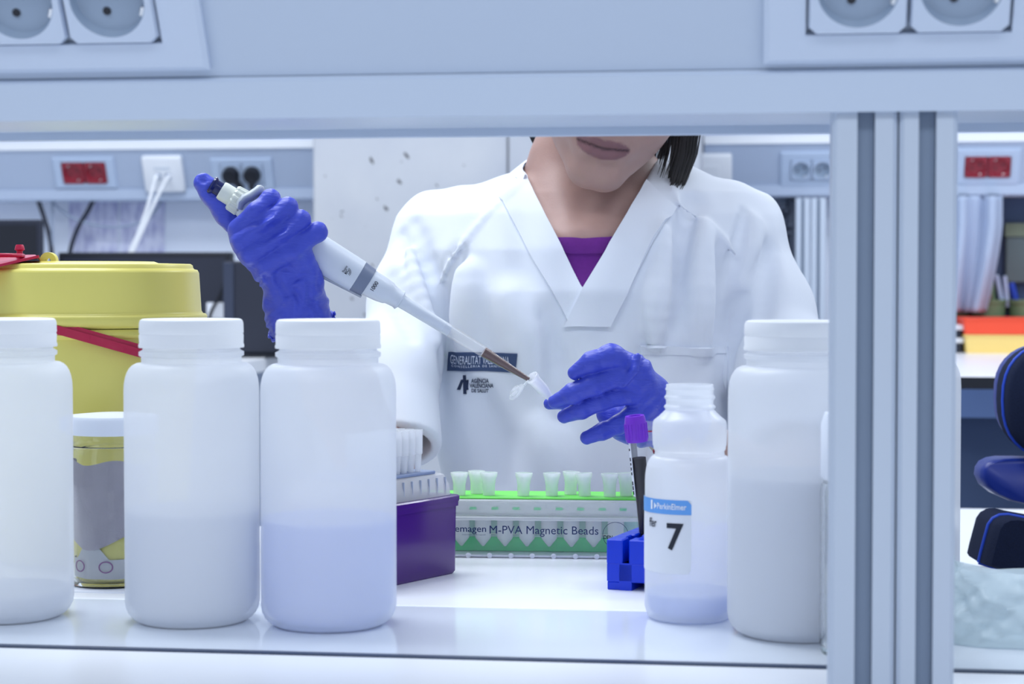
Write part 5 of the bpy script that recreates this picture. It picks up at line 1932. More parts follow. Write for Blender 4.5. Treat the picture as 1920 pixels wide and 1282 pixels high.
# undershirt and its ribbed neckband
cloth_patch('undershirt', ([(1010, 462), (1093, 470), (1180, 462)], [(1010, 600), (1093, 600), (1180, 600)]), 30, 24, 0.0030, 0.004, M['jersey'], body)['label'] = 'purple undershirt'
cloth_patch('undershirt_neckband', ([(1008, 438), (1050, 446), (1093, 448), (1136, 446), (1180, 438)], [(1008, 462), (1050, 469), (1093, 471), (1136, 469), (1180, 462)]), 30, 6, 0.0050, 0.005, M['jersey'], body)

# V-neck bands
cloth_patch('neckband', ([(984, 326), (1036, 430), (1093, 543), (1128, 612)], [(938, 372), (983, 455), (1034, 545), (1072, 612)]), 40, 8, 0.0030, 0.0045, M['cotton'], scrub_front)
cloth_patch('neckband', ([(1211, 345), (1154, 440), (1093, 543), (1058, 612)], [(1262, 392), (1222, 460), (1172, 556), (1142, 612)]), 40, 8, 0.0062, 0.0050, M['cotton'], scrub_front)
# stand-up collar round the back of the neck
tp_ = [(984, 327, 1.918), (976, 316, 1.945), (982, 303, 1.985), (1008, 291, 2.03), (1055, 285, 2.065), (1112, 283, 2.075), (1165, 285, 2.065), (1203, 292, 2.03), (1222, 306, 1.985), (1224, 325, 1.945), (1213, 346, 1.912)]
bt_ = [(980, 338, 1.918), (962, 330, 1.945), (955, 325, 1.99), (975, 316, 2.045), (1035, 312, 2.085), (1112, 310, 2.095), (1185, 312, 2.085), (1232, 318, 2.045), (1256, 328, 1.99), (1250, 345, 1.945), (1226, 362, 1.912)]
def spl(pts, n):
    pts = np.array([L(*q) for q in pts]); t = np.linspace(0, len(pts) - 1, n); out = []
    for x in t:
        i = min(int(x), len(pts) - 2); f_ = x - i
        p0, p1, p2, p3 = pts[max(i - 1, 0)], pts[i], pts[i + 1], pts[min(i + 2, len(pts) - 1)]
        out.append(0.5 * (2 * p1 + (p2 - p0) * f_ + (2 * p0 - 5 * p1 + 4 * p2 - p3) * f_ ** 2 + (3 * p1 - p0 - 3 * p2 + p3) * f_ ** 3))
    return np.array(out)
A_, B_ = spl(tp_, 48), spl(bt_, 48)
cen = (A_.mean(0) + B_.mean(0)) / 2
V_ = []
for a_, b_ in zip(A_, B_):
    n_ = a_ - cen; n_[2] = 0; n_ /= np.linalg.norm(n_)
    V_ += [a_, b_, b_ - n_ * 0.003, a_ - n_ * 0.003]
F_ = []
for i in range(47):
    for k in range(4):
        F_.append((i * 4 + k, i * 4 + (k + 1) % 4, i * 4 + 4 + (k + 1) % 4, i * 4 + 4 + k))
F_ += [(0, 3, 2, 1), (188, 189, 190, 191)]
o = np_mesh('collar', np.array(V_), np.array(F_), M['cotton'], woman)
o.data.set_sharp_from_angle(angle=math.radians(50))
# breast pocket with a hem
pk = cloth_patch('pocket', ([(1200, 662), (1280, 662), (1366, 664)], [(1204, 800), (1280, 800), (1364, 800)]), 24, 18, 0.0028, 0.004, M['cotton'], scrub_front)
h_ = cloth_patch('pocket_hem', ([(1198, 646), (1250, 648), (1280, 650), (1366, 651)], [(1199, 664), (1250, 664), (1280, 664), (1366, 666)]), 24, 5, 0.0042, 0.004, M['cotton'], scrub_front)
h_.parent = pk

# printed badge
bd = cloth_patch('printed_badge', ([(842.5, 660), (906, 660), (970.5, 662.5)], [(840.5, 695), (906, 695), (967, 698)]), 20, 8, 0.0016, 0.0012, M['print'], scrub_front)
bd['label'] = 'dark blue printed badge'


def cloth_text(name, s_, u0, u1, v0, v1, m, off, bold=0.0, slope=0.0, spacing=1.0, parent=None):
    vs, fs = text_fit(s_, u1 - u0, v1 - v0, bold, spacing)
    px = np.array([(u0 + a, v1 - b + slope * a) for a, b in vs])
    pts = trace(px, scrub_front)
    N = np.stack([scrub_front(pts + np.eye(3)[i] * 0.002) - scrub_front(pts - np.eye(3)[i] * 0.002) for i in range(3)], -1)
    pts = pts + N / np.maximum(np.linalg.norm(N, axis=-1, keepdims=True), 1e-9) * off
    me = bpy.data.meshes.new(name)
    me.from_pydata([tuple(w) for w in to_world(pts)], [], fs)
    return link(name, me, m, parent or woman)


cloth_text('badge_lettering', 'GENERALITAT VALENCIANA', 848, 958, 666, 681, M['print_white'], 0.0024, 0.0, 0.012, parent=bd)
cloth_text('badge_lettering', 'CONSELLERIA DE SANITAT', 850, 950, 682.5, 687, M['print_white'], 0.0024, 0.01, 0.012, 1.35, parent=bd)
cloth_text('chest_lettering', 'AGÈNCIA', 884.5, 917, 707, 717, M['print_dark'], 0.0010, 0.025)
cloth_text('chest_lettering', 'VALENCIANA', 881.5, 926, 718, 726, M['print_dark'], 0.0010, 0.025)
cloth_text('chest_lettering', 'DE SALUT', 885, 917, 728, 735, M['print_dark'], 0.0010, 0.025)
for poly in ([(869.5, 703), (874, 703), (875, 738.5), (870, 738.5)], [(866, 711.5), (870, 711), (863.5, 730.5), (858, 730.5)], [(876, 712), (879, 712), (878, 730), (874, 731)], [(870, 712), (874, 712), (879, 730), (875.5, 731)]):
    cloth_patch('emblem_stroke', ([poly[0], poly[1]], [poly[3], poly[2]]), 4, 8, 0.0012, 0.0010, M['print_dark'], scrub_front)

# ------------------------------------------------------------------ hair: a close cap and loose locks
def hair_cap(p):
    q = head_local(p)
    d = ellip(q, (0, -0.020, 0.038), (0.084, 0.100, 0.100))
    d = smin(d, ellip(q, (0, -0.060, -0.02), (0.074, 0.050, 0.075)), 0.03)
    cut = smax(q[..., 1] - 0.035 + 0.0 * q[..., 2], 0.070 - q[..., 2] - 0.0, 0.02)      # face opening below the fringe
    d = smax(d, smin(-(0.0 + cut), 0 * cut + 1, 0.001) if False else np.minimum(q[..., 1] - 0.040, 0.062 - q[..., 2]), 0.012)
    return d


c0 = H0
hv, hq = surface_net(hair_cap, c0 - 0.15, c0 + 0.15, 0.004)
hair = np_mesh('hair', hv, hq, M['hair'], woman)
hair['label'] = 'straight black hair'


def lock(px, n, spread, r=0.0009, seed=1, flare=0.3):
    g = random.Random(seed)
    s = MB()
    base = [L(u, v, d) for u, v, d in px]
    for k in range(n):
        a, b, c = g.gauss(0, 1), g.gauss(0, 1), g.random()
        ph = g.random() * 6
        m_ = 3 + int(g.random() * 1.99)
        L_ = 0.70 + 0.30 * c
        pts = []
        for i in range(13):
            t = i / 12 * L_
            x = t * (len(base) - 1)
            j = min(int(x), len(base) - 2)
            p = base[j] + (base[j + 1] - base[j]) * (x - j)
            w = spread * (1.0 - (1 - flare) * t)
            p = p + np.array((a * w, b * w * 0.8, 0.0)) + np.array((0.0012 * math.sin(ph + 5 * t), 0, 0))
            pts.append(Vector(to_world(p)))
        s.tube(pts, [r] * 9 + [r * 0.85, r * 0.65, r * 0.45, r * 0.2], 4, caps=False)
    return s.build('hair_lock', M['hair'], hair, smooth=60, recalc=False)


lock([(1288, 150, 1.93), (1290, 230, 1.925), (1284, 290, 1.92), (1270, 340, 1.915), (1254, 380, 1.905)], 150, 0.0065, 0.0011, 3, 0.55)
lock([(1262, 190, 1.92), (1262, 240, 1.915), (1254, 290, 1.91), (1240, 335, 1.905)], 22, 0.0035, 0.0009, 4, 0.8)
lock([(1246, 190, 1.92), (1247, 240, 1.915), (1243, 280, 1.91), (1236, 312, 1.905)], 12, 0.0022, 0.0008, 5, 0.9)
lock([(1226, 190, 1.97), (1224, 250, 1.97), (1216, 290, 1.975), (1210, 345, 1.985)], 130, 0.0065, 0.0012, 6, 0.6)
lock([(1004, 190, 2.0), (1004, 240, 2.0), (1012, 262, 2.0), (1020, 280, 2.0)], 60, 0.006, 0.001, 7, 0.5)

# ------------------------------------------------------------------ seat and trousers under the bench (out of sight)
def legs(p):
    d = ellip(p, (L(1098, 1050, 1.99)), (0.17, 0.15, 0.16))
    z0_ = (0.62 - CAM.z)
    cx = L(1098, 900, 1.99)
    for sgn in (-1, 1):
        hip = np.array((cx[0] + sgn * 0.09, 2.0, z0_))
        knee = np.array((cx[0] + sgn * 0.12, 1.62, z0_ - 0.02))
        foot = np.array((cx[0] + sgn * 0.12, 1.70, 0.36 - CAM.z))
        toe = np.array((cx[0] + sgn * 0.13, 1.58, 0.35 - CAM.z))
        d = smin(d, chain(p, [hip, knee, foot, toe], [0.085, 0.062, 0.045, 0.035], 0.02), 0.03)
    return smax(d, p[..., 2] - (520 - 985) * KT, 0.01)


cx = L(1098, 900, 1.99)
lv, lq = surface_net(legs, (cx[0] - 0.3, 1.4, 0.28 - CAM.z), (cx[0] + 0.3, 2.25, (520 - 960) * KT), 0.012)
M['trousers'] = mat('white_trousers', (0.72, 0.76, 0.84), 0.85, noise=0.03)
np_mesh('trousers', lv, lq, M['trousers'], woman)
st_c = to_world(np.array((cx[0], 2.02, 0)))
t = empty('lab_stool', (st_c[0], st_c[1], 0), label='round black stool under the person in white', cat='stool')
s = MB(); s.lathe([(0, 0.475), (0.15, 0.475), (0.18, 0.49), (0.18, 0.515), (0.16, 0.53), (0, 0.533)], 32); s.build('seat', M['black'], t, smooth=40)
s = MB(); s.tube([(0, 0, 0.474), (0, 0, 0.08)], 0.025, 14); s.build('column', M['steel'], t, smooth=60)
s = MB(); q = [Vector((0.2 * math.cos(k), 0.2 * math.sin(k), 0.30)) for k in [math.tau * i / 28 for i in range(29)]]; s.tube(q, 0.01, 8); s.build('foot_ring', M['steel'], t, smooth=60)
for k in range(5):
    a = math.tau * k / 5
    s = MB(); s.tube([(0, 0, 0.08), (0.26 * math.cos(a), 0.26 * math.sin(a), 0.03), (0.26 * math.cos(a), 0.26 * math.sin(a), 0.0)], [0.025, 0.018, 0.02], 8); s.build('base_leg', M['black'], t, smooth=60)
# ================================================================== pipette
pT = P(407, 352, 1.570)
pN = P(1012, 724, 1.612)
AX = (pN - pT).normalized()
hint = (UP - AX * UP.dot(AX)).normalized()
FP = frame(pT, hint.cross(AX) * -1, hint, AX)
# local: z along the pipette, y towards the upper right edge in the picture, x across


def tz(u, v):
    """distance along the axis of the pixel's foot"""
    a = Vector((407, 352)); b = Vector((1012, 724))
    t = (Vector((u, v)) - a).dot(b - a) / (b - a).length_squared
    return t * (pN - pT).length


tp = empty('pipette', (0, 0, 0), label='white single-channel pipette held in the blue gloved fist', cat='pipette')
M['pip_white'] = mat('pipette_white', (0.72, 0.77, 0.84), 0.3, noise=0.02, nscale=30)
M['pip_cream'] = mat('pipette_cream', (0.70, 0.73, 0.66), 0.35, noise=0.02, nscale=30)
M['pip_grey'] = mat('pipette_grey', (0.20, 0.24, 0.34), 0.35, noise=0.03)
M['pip_hook'] = mat('pipette_hook_grey', (0.42, 0.46, 0.52), 0.35, noise=0.03)
M['navy'] = mat('navy_button', (0.008, 0.014, 0.09), 0.2, noise=0.05)
px2m = 1.575 / FPX
lat = lambda prof, n=40: MB().lathe(prof, n, M=FP)
z = tz
s = lat([(0, z(396, 346)), (0.0070, z(396, 346)), (0.0078, z(399, 347.5)), (0.0070, z(402, 349)), (0.0060, z(404, 350.5)), (0.0062, z(417, 358)), (0, z(417, 358))])
o = s.build('plunger_button', M['navy'], tp, smooth=40); o['label'] = 'navy plunger button'
s = lat([(0.0052, z(414, 356)), (0.0074, z(414, 356)), (0.0080, z(418, 358)), (0.0080, z(436, 369)), (0.0060, z(438, 370)), (0, z(438, 370))])
s.build('plunger_sleeve', M['pip_cream'], tp, smooth=40)
s = MB()
n = 60
vs, fs = [], []
zs = [(z(434, 368), 0.0100), (z(437, 370), 0.0112), (z(452, 379), 0.0116), (z(455, 381), 0.0104)]
for zz, r in zs:
    for i in range(n):
        rr_ = r - (0.0009 if i % 4 in (2, 3) else 0.0)
        a = math.tau * i / n
        vs.append((rr_ * math.cos(a), rr_ * math.sin(a), zz))
for k in range(3):
    for i in range(n):
        j = (i + 1) % n
        fs.append((k * n + i, k * n + j, (k + 1) * n + j, (k + 1) * n + i))
fs += [tuple(range(n))[::-1], tuple(range(3 * n, 4 * n))]
s.faces(vs, fs, M=FP); s.build('ribbed_ring', M['pip_cream'], tp)
# finger hook: curved paddle rising from the upper side
s = MB()
hk = [P(447, 392, 1.556), P(449, 380, 1.556), P(458, 371, 1.558), P(470, 366, 1.560), P(482, 357, 1.562), P(488, 351, 1.563), P(490, 347, 1.563)]
nn = len(hk)
vs, fs = [], []
for i, p in enumerate(hk):
    d = (hk[min(i + 1, nn - 1)] - hk[max(i - 1, 0)]).normalized()
    nrm_ = FWD.cross(d).normalized()
    t = i / (nn - 1)
    th = 0.0020 + 0.0022 * math.sin(math.pi * t) + (0.0006 if i == nn - 2 else 0)
    wd = 0.0105 * (1 - 0.25 * t) * (0.55 if i == nn - 1 else 1)
    if i == nn - 1: th *= 0.6
    for a in range(12):
        q = math.tau * a / 12
        vs.append(p + nrm_ * th * math.sin(q) + FWD * (wd * math.cos(q) + 0.006))
for i in range(nn - 1):
    for a in range(12):
        b_ = (a + 1) % 12
        fs.append((i * 12 + a, i * 12 + b_, (i + 1) * 12 + b_, (i + 1) * 12 + a))
fs += [tuple(range(12))[::-1], tuple(range((nn - 1) * 12, nn * 12))]
s.faces(vs, fs); hk_o = s.build('finger_hook', M['pip_hook'], tp, smooth=60)
# handle body: oval section
def oval_loft(sec, n=36):
    vs, fs = [], []
    for zz, rx_, ry_, oy in sec:
        for i in range(n):
            a = math.tau * i / n
            vs.append((rx_ * math.cos(a), oy + ry_ * math.sin(a), zz))
    for k in range(len(sec) - 1):
        for i in range(n):
            j = (i + 1) % n
            fs.append((k * n + i, k * n + j, (k + 1) * n + j, (k + 1) * n + i))
    fs += [tuple(range(n))[::-1], tuple(range((len(sec) - 1) * n, len(sec) * n))]
    return MB().faces(vs, fs, M=FP)


kR = px2m
s = oval_loft([(z(453, 380), 0.0100, 0.0105, 0), (z(470, 391), 0.0125, 0.0135, -0.001), (z(540, 434), 0.0130, 0.0150, -0.002), (z(600, 471), 0.0128, 0.0152, -0.002), (z(668, 512.5), 0.0122, 0.0140, -0.0015)])
s.build('handle', M['pip_white'], tp, smooth=50)
s = oval_loft([(z(668.2, 512.6), 0.0120, 0.0138, -0.0015), (z(688, 524.7), 0.0112, 0.0126, -0.0012)])
s.build('grey_collar', M['pip_grey'], tp, smooth=50)
s = oval_loft([(z(600, 471), 0.003, 0.0012, -0.0180), (z(690, 526), 0.003, 0.0012, -0.0142)])
s.build('ejector_bar', M['pip_hook'], tp, smooth=50)
s = oval_loft([(z(688.2, 524.8), 0.0106, 0.0116, -0.001), (z(712, 539), 0.0102, 0.0108, -0.0004), (z(724, 547), 0.0096, 0.0098, 0), (z(728, 549), 0.0086, 0.0086, 0), (z(741, 557), 0.0078, 0.0078, 0), (z(746, 560), 0.0080, 0.0086, 0), (z(748, 561.5), 0.0066, 0.0066, 0)])
s.build('lower_cone', M['pip_white'], tp, smooth=50)
s = lat([(0.0058, z(746, 560)), (0.0056, z(760, 569)), (0.0050, z(838, 617)), (0.0046, z(840, 618)), (0, z(840, 618))])
s.build('shaft', M['pip_white'], tp, smooth=50)
# tip: clear cone with brown liquid
s = lat([(0.0052, z(828, 611)), (0.0050, z(862, 632)), (0.0046, z(905, 658)), (0.0030, z(960, 692)), (0.0020, z(990, 710)), (0.0008, z(1014, 725)), (0.0004, z(1014, 725))])
tip_o = s.build('disposable_tip', M['tip_clear'], tp, smooth=50); tip_o['label'] = 'clear disposable tip'
s = lat([(0, z(904, 657.5)), (0.0043, z(904, 657.5)), (0.0044, z(907, 659)), (0.0028, z(960, 692)), (0.0018, z(991, 711)), (0, z(991.5, 711.3))])
o = s.build('brown_liquid', M['brown'], tip_o, smooth=50); o['label'] = 'brown liquid'
M['trace'] = mat('mauve_residue', (0.22, 0.18, 0.32), 0.3, noise=0.05)
s = lat([(0, z(995, 713.5)), (0.0012, z(995.5, 714)), (0.0005, z(1012, 724)), (0, z(1012.5, 724.2))])
s.build('residue', M['trace'], tip_o, smooth=50)
# lettering around the cone and the maker's mark on the handle
camdir = (FP.inverted().to_3x3() @ (CAM - P(690, 535, 1.58)).normalized())
a_c = math.atan2(camdir.y, camdir.x)


def pip_text(name, s_, zc, r_, w, h, m, da=0.0, bold=0.01, oy=0.0):
    vs, fs = text_fit(s_, w, h, bold)
    me = bpy.data.meshes.new(name)
    out = []
    for x, y in vs:
        # reading direction runs around the barrel, from the lower edge upwards
        a = a_c + da + (x - w / 2) / r_ * TXS
        out.append(tuple(FP @ Vector((r_ * math.cos(a), oy + r_ * math.sin(a), zc + (h / 2 - y)))))
    me.from_pydata(out, [], fs)
    return link(name, me, m, tp)


# sign so that text runs towards +y (upper right edge)
TXS = 1.0 if (math.cos(a_c) * 1.0) > 0 else -1.0
pip_text('volume_marking', '1000', z(692, 541), 0.0112, 0.0085, 0.0034, M['ink_black'], -0.10 * TXS, 0.01)
pip_text('maker_lettering', 'Phoenix', z(646, 494), 0.0141, 0.0062, 0.0020, M['ink_black'], -0.02 * TXS, 0.01, -0.0015)
pip_text('maker_lettering', 'MAC', z(650, 498), 0.0142, 0.0038, 0.0026, M['ink_black'], -0.12 * TXS, 0.02, -0.0015)
for k, rr_ in enumerate((0.0026, 0.0036)):
    q = []
    for i in range(12):
        g = -1.9 + 1.9 * i / 11
        x, y = rr_ * math.cos(g), rr_ * math.sin(g)
        a = a_c + (-0.10 * TXS) + (x - 0.0004) / 0.0142 * TXS
        q.append(FP @ Vector((0.0142 * math.cos(a), -0.0015 + 0.0142 * math.sin(a), z(650, 498) - y)))
    s = MB(); s.tube(q, 0.00022, 5); s.build('maker_arc', M['ink_black'], tp)

# ================================================================== held microtube
m0 = P(996, 706, 1.607); m1 = P(1036, 750, 1.620)
FM = axis_frame(m0, m1)
Lm = (m1 - m0).length
tm = empty('microtube', (0, 0, 0), label='open microtube held between the gloved fingers', cat='tube')
s = MB(); s.lathe([(0.0054, 0), (0.0060, 0.0004), (0.0060, 0.0022), (0.0051, 0.0028), (0.0049, Lm * 0.55), (0.0030, Lm * 0.9), (0.0015, Lm), (0, Lm), (0, Lm - 0.001), (0.0040, Lm * 0.55), (0.0044, 0.001)], 28, M=FM); s.build('tube_body', M['frost'], tm, smooth=40)
c0_ = P(970, 737, 1.605)
la = (RIGHT * 34 - UP * 30).normalized() * -0.93 - FWD * 0.30
FL = axis_frame(P(970, 736, 1.605), P(970, 736, 1.605) + la)
s = MB(); s.lathe([(0, 0), (0.0078, 0), (0.0084, 0.0006), (0.0084, 0.0014), (0.0052, 0.0016), (0.0050, 0.0040), (0.0042, 0.0040), (0.0042, 0.0018), (0, 0.0018)], 28, M=FL); s.build('tube_cap', M['frost'], tm, smooth=40)
s = MB(); s.tube([P(991, 714, 1.607), P(987, 717, 1.606), P(983, 722, 1.605)], [0.0012, 0.0009, 0.0012], 8); s.build('cap_hinge', M['frost'], tm, smooth=60)

# ================================================================== gloves
M['nitrile'] = None


def nitrile():
    m = mat('blue_nitrile', (0.055, 0.080, 0.56), 0.40, noise=0.05, nscale=60, spec=0.5)
    nt = m.node_tree
    b = nt.nodes['Principled BSDF']
    tc = nt.nodes.new('ShaderNodeTexCoord')
    n1 = nt.nodes.new('ShaderNodeTexNoise'); n1.inputs['Scale'].default_value = 95; n1.inputs['Detail'].default_value = 3; n1.inputs['Distortion'].default_value = 1.2
    mp = nt.nodes.new('ShaderNodeMapping'); mp.inputs['Scale'].default_value = (0.55, 0.55, 1.9); mp.inputs['Rotation'].default_value = (0, 0.6, 0)
    nt.links.new(tc.outputs['Object'], mp.inputs[0]); nt.links.new(mp.outputs[0], n1.inputs['Vector'])
    bp = nt.nodes.new('ShaderNodeBump'); bp.inputs['Strength'].default_value = 0.34; bp.inputs['Distance'].default_value = 0.003
    nt.links.new(n1.outputs['Fac'], bp.inputs['Height']); nt.links.new(bp.outputs['Normal'], b.inputs['Normal'])
    return m


M['nitrile'] = nitrile()


def Z1(x, y, d):
    """point read off the enlarged view of the fist"""
    return L(340 + x / 3.77, 300 + y / 3.77, d)


def Z2(x, y, d):
    return L(760 + x / 3.692, 560 + y / 3.692, d)


r1 = 1.57 / FPX / 3.77
r2 = 1.605 / FPX / 3.692


def hand_right(p):
    # fingers: knuckle -> middle joint in front of the handle, then curled behind it back to the palm
    F = []
    F.append(chain(p, [Z1(410, 480, 1.553), Z1(530, 365, 1.545), Z1(632, 272, 1.552), Z1(600, 300, 1.580), Z1(520, 400, 1.592)], [66 * r1, 64 * r1, 62 * r1, 52 * r1, 46 * r1], 0.004))
    F.append(chain(p, [Z1(430, 570, 1.549), Z1(620, 435, 1.541), Z1(752, 335, 1.549), Z1(735, 350, 1.580), Z1(640, 460, 1.594)], [70 * r1, 68 * r1, 68 * r1, 56 * r1, 48 * r1], 0.004))
    F.append(chain(p, [Z1(490, 660, 1.549), Z1(700, 530, 1.541), Z1(842, 425, 1.549), Z1(820, 450, 1.580), Z1(730, 560, 1.594)], [72 * r1, 68 * r1, 68 * r1, 54 * r1, 46 * r1], 0.004))
    F.append(chain(p, [Z1(600, 735, 1.553), Z1(795, 622, 1.546), Z1(962, 508, 1.552), Z1(940, 540, 1.582), Z1(850, 640, 1.594)], [72 * r1, 72 * r1, 66 * r1, 48 * r1, 42 * r1], 0.004))
    d = F[0]
    for g in F[1:]:
        d = smin(d, g, 0.0010)
    # back of the hand down to the wrist
    W = [Z1(720, 860, 1.580), Z1(760, 870, 1.585), Z1(800, 870, 1.585), Z1(850, 850, 1.583)]
    K = [Z1(420, 510, 1.562), Z1(450, 590, 1.560), Z1(510, 670, 1.560), Z1(620, 740, 1.564)]
    for k, w in zip(K, W):
        d = smin(d, cone(p, k, w, 80 * r1, 105 * r1), 0.010)
    d = smin(d, cone(p, Z1(560, 600, 1.585), Z1(800, 800, 1.595), 100 * r1, 110 * r1), 0.012)
    d = smin(d, cone(p, Z1(845, 690, 1.560), Z1(872, 840, 1.578), 95 * r1, 118 * r1), 0.008)
    # wrist and loose cuff
    d = smin(d, chain(p, [Z1(770, 820, 1.585), Z1(790, 950, 1.592), Z1(822, 1080, 1.602), Z1(880, 1230, 1.615)], [205 * r1, 205 * r1, 232 * r1, 250 * r1], 0.006), 0.010)
    # thumb over the button
    t = chain(p, [Z1(430, 500, 1.585), Z1(318, 378, 1.582), Z1(208, 232, 1.579), Z1(156, 160, 1.576)], [88 * r1, 84 * r1, 76 * r1, 56 * r1], 0.004)
    t = smin(t, cone(p, Z1(155, 160, 1.576), Z1(205, 178, 1.575), 58 * r1, 46 * r1), 0.006)
    d = smin(d, t, 0.006)
    # cloth-like creases of the thin rubber
    x, y, z_ = p[..., 0], p[..., 1], p[..., 2]
    wr = np.clip((Z1(0, 760, 1.58)[2] - z_) / 0.012, 0, 1)
    s1 = (x * 0.55 + z_ * 0.83)
    s2 = (x * 0.83 - z_ * 0.55)
    d = d + wr * (0.0008 * np.sin(420 * s1 + 120 * y + 3.2 * np.sin(190 * s2 + 40 * y)) + 0.0006 * np.sin(430 * s2 + 260 * s1 + 3 * np.sin(170 * s1)) + 0.0007 * np.sin(250 * s2 - 380 * s1 + 2.5 * np.sin(260 * s2)))
    d = d + (1 - wr) * 0.00012 * np.sin(900 * s2 + 200 * y + 3 * np.sin(140 * s1))
    # puckers across the thumb joint and tip
    for a, b in (((120, 250), (215, 215)), ((135, 285), (235, 245)), ((165, 335), (270, 290)), ((125, 120), (140, 150)), ((165, 118), (165, 150))):
        d = smax(d, -(cone(p, Z1(a[0], a[1], 1.5695), Z1(b[0], b[1], 1.5690), 0.0012, 0.0012) - 0.0004), 0.0025)
    # sharp folds between the fingers, carried on over the back of the hand
    for pts, ra in (([(360, 482), (440, 450), (530, 415), (610, 362), (655, 300)], 0.0016), ([(470, 590), (580, 540), (690, 468), (765, 395), (790, 350)], 0.0018), ([(560, 680), (680, 628), (780, 590), (860, 535), (905, 470)], 0.0018)):
        c = chain(p, [Z1(a, b, 1.5345) for a, b in pts], [ra] * 5, 0.002)
        d = smax(d, -(c - 0.0035), 0.004)
    return smax(d, half(p, Z1(800, 1000, 1.6), Z1(860, 1180, 1.61), Z1(852, 1175, 1.61)), 0.002)


def hand_left(p):
    F = []
    F.append(chain(p, [Z2(1172, 512, 1.588), Z2(1290, 440, 1.582), Z2(1425, 400, 1.582), Z2(1590, 490, 1.596)], [50 * r2, 72 * r2, 84 * r2, 92 * r2], 0.004))
    F.append(chain(p, [Z2(1030, 714, 1.600), Z2(1160, 655, 1.590), Z2(1310, 592, 1.584), Z2(1460, 530, 1.586), Z2(1620, 560, 1.596)], [46 * r2, 68 * r2, 74 * r2, 80 * r2, 90 * r2], 0.004))
    F.append(chain(p, [Z2(1098, 815, 1.606), Z2(1220, 765, 1.598), Z2(1350, 708, 1.594), Z2(1480, 660, 1.596), Z2(1640, 650, 1.604)], [48 * r2, 64 * r2, 68 * r2, 76 * r2, 88 * r2], 0.004))
    F.append(chain(p, [Z2(1256, 962, 1.606), Z2(1370, 915, 1.602), Z2(1480, 868, 1.602), Z2(1570, 810, 1.606), Z2(1650, 740, 1.612)], [48 * r2, 58 * r2, 64 * r2, 72 * r2, 80 * r2], 0.004))
    d = F[0]
    for g in F[1:]:
        d = smin(d, g, 0.0012)
    for k in (Z2(1600, 500, 1.602), Z2(1630, 570, 1.602), Z2(1650, 660, 1.608), Z2(1655, 740, 1.614)):
        d = smin(d, cone(p, k, Z2(1830, 810, 1.655), 92 * r2, 125 * r2), 0.010)
    # thumb behind, its tip on the far side of the tube
    t = chain(p, [Z2(1000, 725, 1.6265), Z2(1120, 700, 1.632), Z2(1300, 700, 1.640), Z2(1520, 740, 1.645), Z2(1720, 790, 1.650)], [44 * r2, 62 * r2, 72 * r2, 90 * r2, 110 * r2], 0.006)
    d = smin(d, t, 0.003)
    # palm seen between ring and little finger, heel of the hand and cuff
    d = smin(d, cone(p, Z2(1385, 800, 1.632), Z2(1620, 800, 1.640), 66 * r2, 100 * r2), 0.004)
    d = smin(d, cone(p, Z2(1430, 850, 1.628), Z2(1620, 820, 1.634), 62 * r2, 90 * r2), 0.006)
    d = smin(d, cone(p, Z2(1500, 900, 1.640), Z2(1680, 900, 1.650), 85 * r2, 110 * r2), 0.012)
    d = smin(d, chain(p, [Z2(1620, 860, 1.648), Z2(1830, 830, 1.658), Z2(1990, 880, 1.672)], [150 * r2, 170 * r2, 190 * r2], 0.01), 0.012)
    x, y, z_ = p[..., 0], p[..., 1], p[..., 2]
    xr = np.clip((x - Z2(1560, 0, 1.6)[0]) / 0.01, 0, 1)
    d = d + xr * 0.0007 * np.sin(480 * (x - 0.3 * z_) + 2.5 * np.sin(150 * z_)) + (1 - xr) * 0.00012 * np.sin(800 * x + 250 * z_ + 3 * np.sin(130 * z_))
    # fold lines over the back of the hand
    for a, b, c in ((Z2(1612, 400, 1.575), Z2(1590, 500, 1.574), Z2(1500, 600, 1.574)),):
        d = smin(d, chain(p, [a + np.array((0, 0.006, 0)), b + np.array((0, 0.004, 0)), c + np.array((0, 0.004, 0))], [0.0028, 0.0030, 0.0024], 0.002), 0.005)
    return smax(d, half(p, Z2(1830, 830, 1.658), Z2(1990, 880, 1.672), Z2(1985, 880, 1.672)), 0.002)


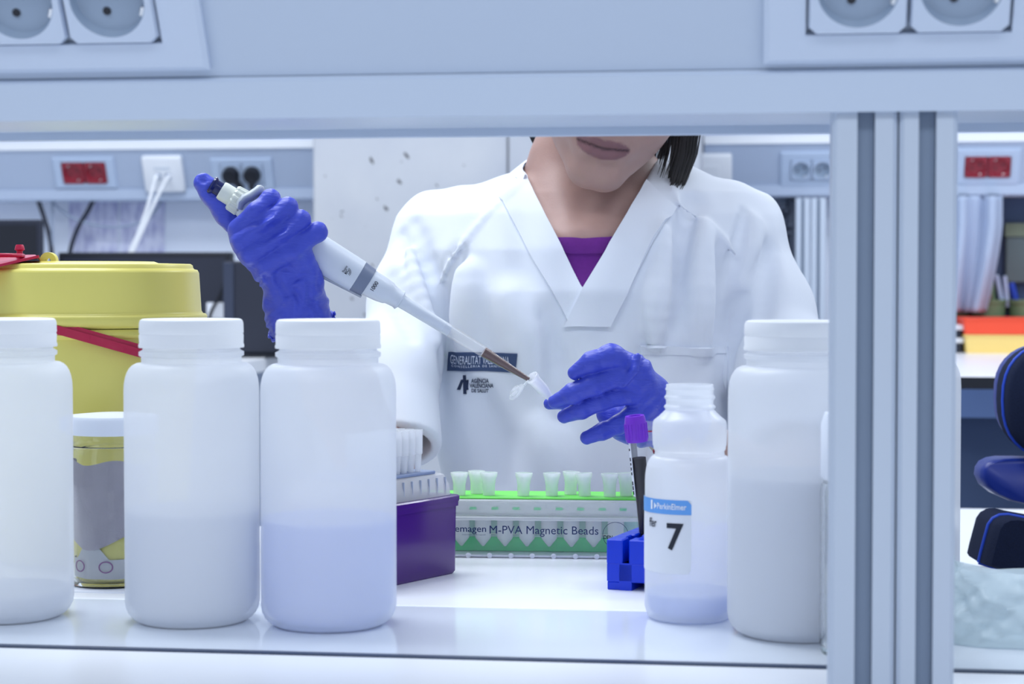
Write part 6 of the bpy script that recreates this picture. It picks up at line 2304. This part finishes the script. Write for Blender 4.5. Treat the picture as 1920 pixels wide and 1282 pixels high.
for nm, fn, a, b, lab in (('glove', hand_right, (Z1(0, 1320, 1.49) - 0.012), (Z1(1200, 40, 1.68) + 0.006), 'blue nitrile glove gripping the pipette'),
                          ('glove', hand_left, (Z2(900, 1160, 1.54)), (Z2(2080, 260, 1.74)), 'blue nitrile glove pinching the microtube')):
    gv, gq = surface_net(fn, np.minimum(a, b), np.maximum(a, b), 0.0011)
    gv = relax(gv, gq, 1, 0.35)
    o = np_mesh(nm, gv, gq, M['nitrile'], woman)
    o['label'] = lab
    # rolled, ruffled cuff hem
    c = (Z1(852, 1175, 1.61), Z1(800, 1000, 1.6), 250 * r1) if fn is hand_right else (Z2(1985, 880, 1.672), Z2(1830, 830, 1.658), 190 * r2)
    ax_ = c[0] - c[1]; ax_ /= np.linalg.norm(ax_)
    e1 = np.cross(ax_, (0, 1, 0)); e1 /= np.linalg.norm(e1); e2 = np.cross(ax_, e1)
    q = []
    for i in range(73):
        g = math.tau * i / 72
        rr_ = c[2] * (0.97 + 0.02 * math.sin(13 * g) + 0.015 * math.sin(29 * g))
        q.append(Vector(to_world(c[0] + (e1 * math.cos(g) + e2 * math.sin(g)) * rr_ + ax_ * 0.0015 * math.sin(17 * g))))
    s = MB(); s.tube(q, 0.0013, 6); h = s.build('cuff_hem', M['nitrile'], o, smooth=60)
# ================================================================== put every origin at its thing's base
bpy.context.view_layer.update()
for o in list(SC.objects):
    if o.parent is not None or o.type not in ('EMPTY', 'MESH'):
        continue
    if o.type == 'EMPTY' and o.location.length < 1e-9 and not any(abs(a) > 1e-9 for a in o.rotation_euler):
        lo = Vector((1e9,) * 3); hi = Vector((-1e9,) * 3)
        for c in o.children_recursive:
            if c.type == 'MESH':
                for q in c.bound_box:
                    w = c.matrix_world @ Vector(q)
                    for i in range(3):
                        lo[i] = min(lo[i], w[i]); hi[i] = max(hi[i], w[i])
        if lo.x > 1e8:
            continue
        base = Vector(((lo.x + hi.x) / 2, (lo.y + hi.y) / 2, lo.z))
        o.location = base
        for c in o.children:
            c.location = Vector(c.location) - base
    elif o.type == 'MESH' and o.location.length < 1e-9 and o.data.users == 1:
        lo = Vector((min(q[i] for q in o.bound_box) for i in range(3)))
        hi = Vector((max(q[i] for q in o.bound_box) for i in range(3)))
        base = Vector(((lo.x + hi.x) / 2, (lo.y + hi.y) / 2, lo.z))
        o.data.transform(Matrix.Translation(-base))
        o.location = base
        for c in o.children:
            c.location = Vector(c.location) - base
bpy.context.view_layer.update()
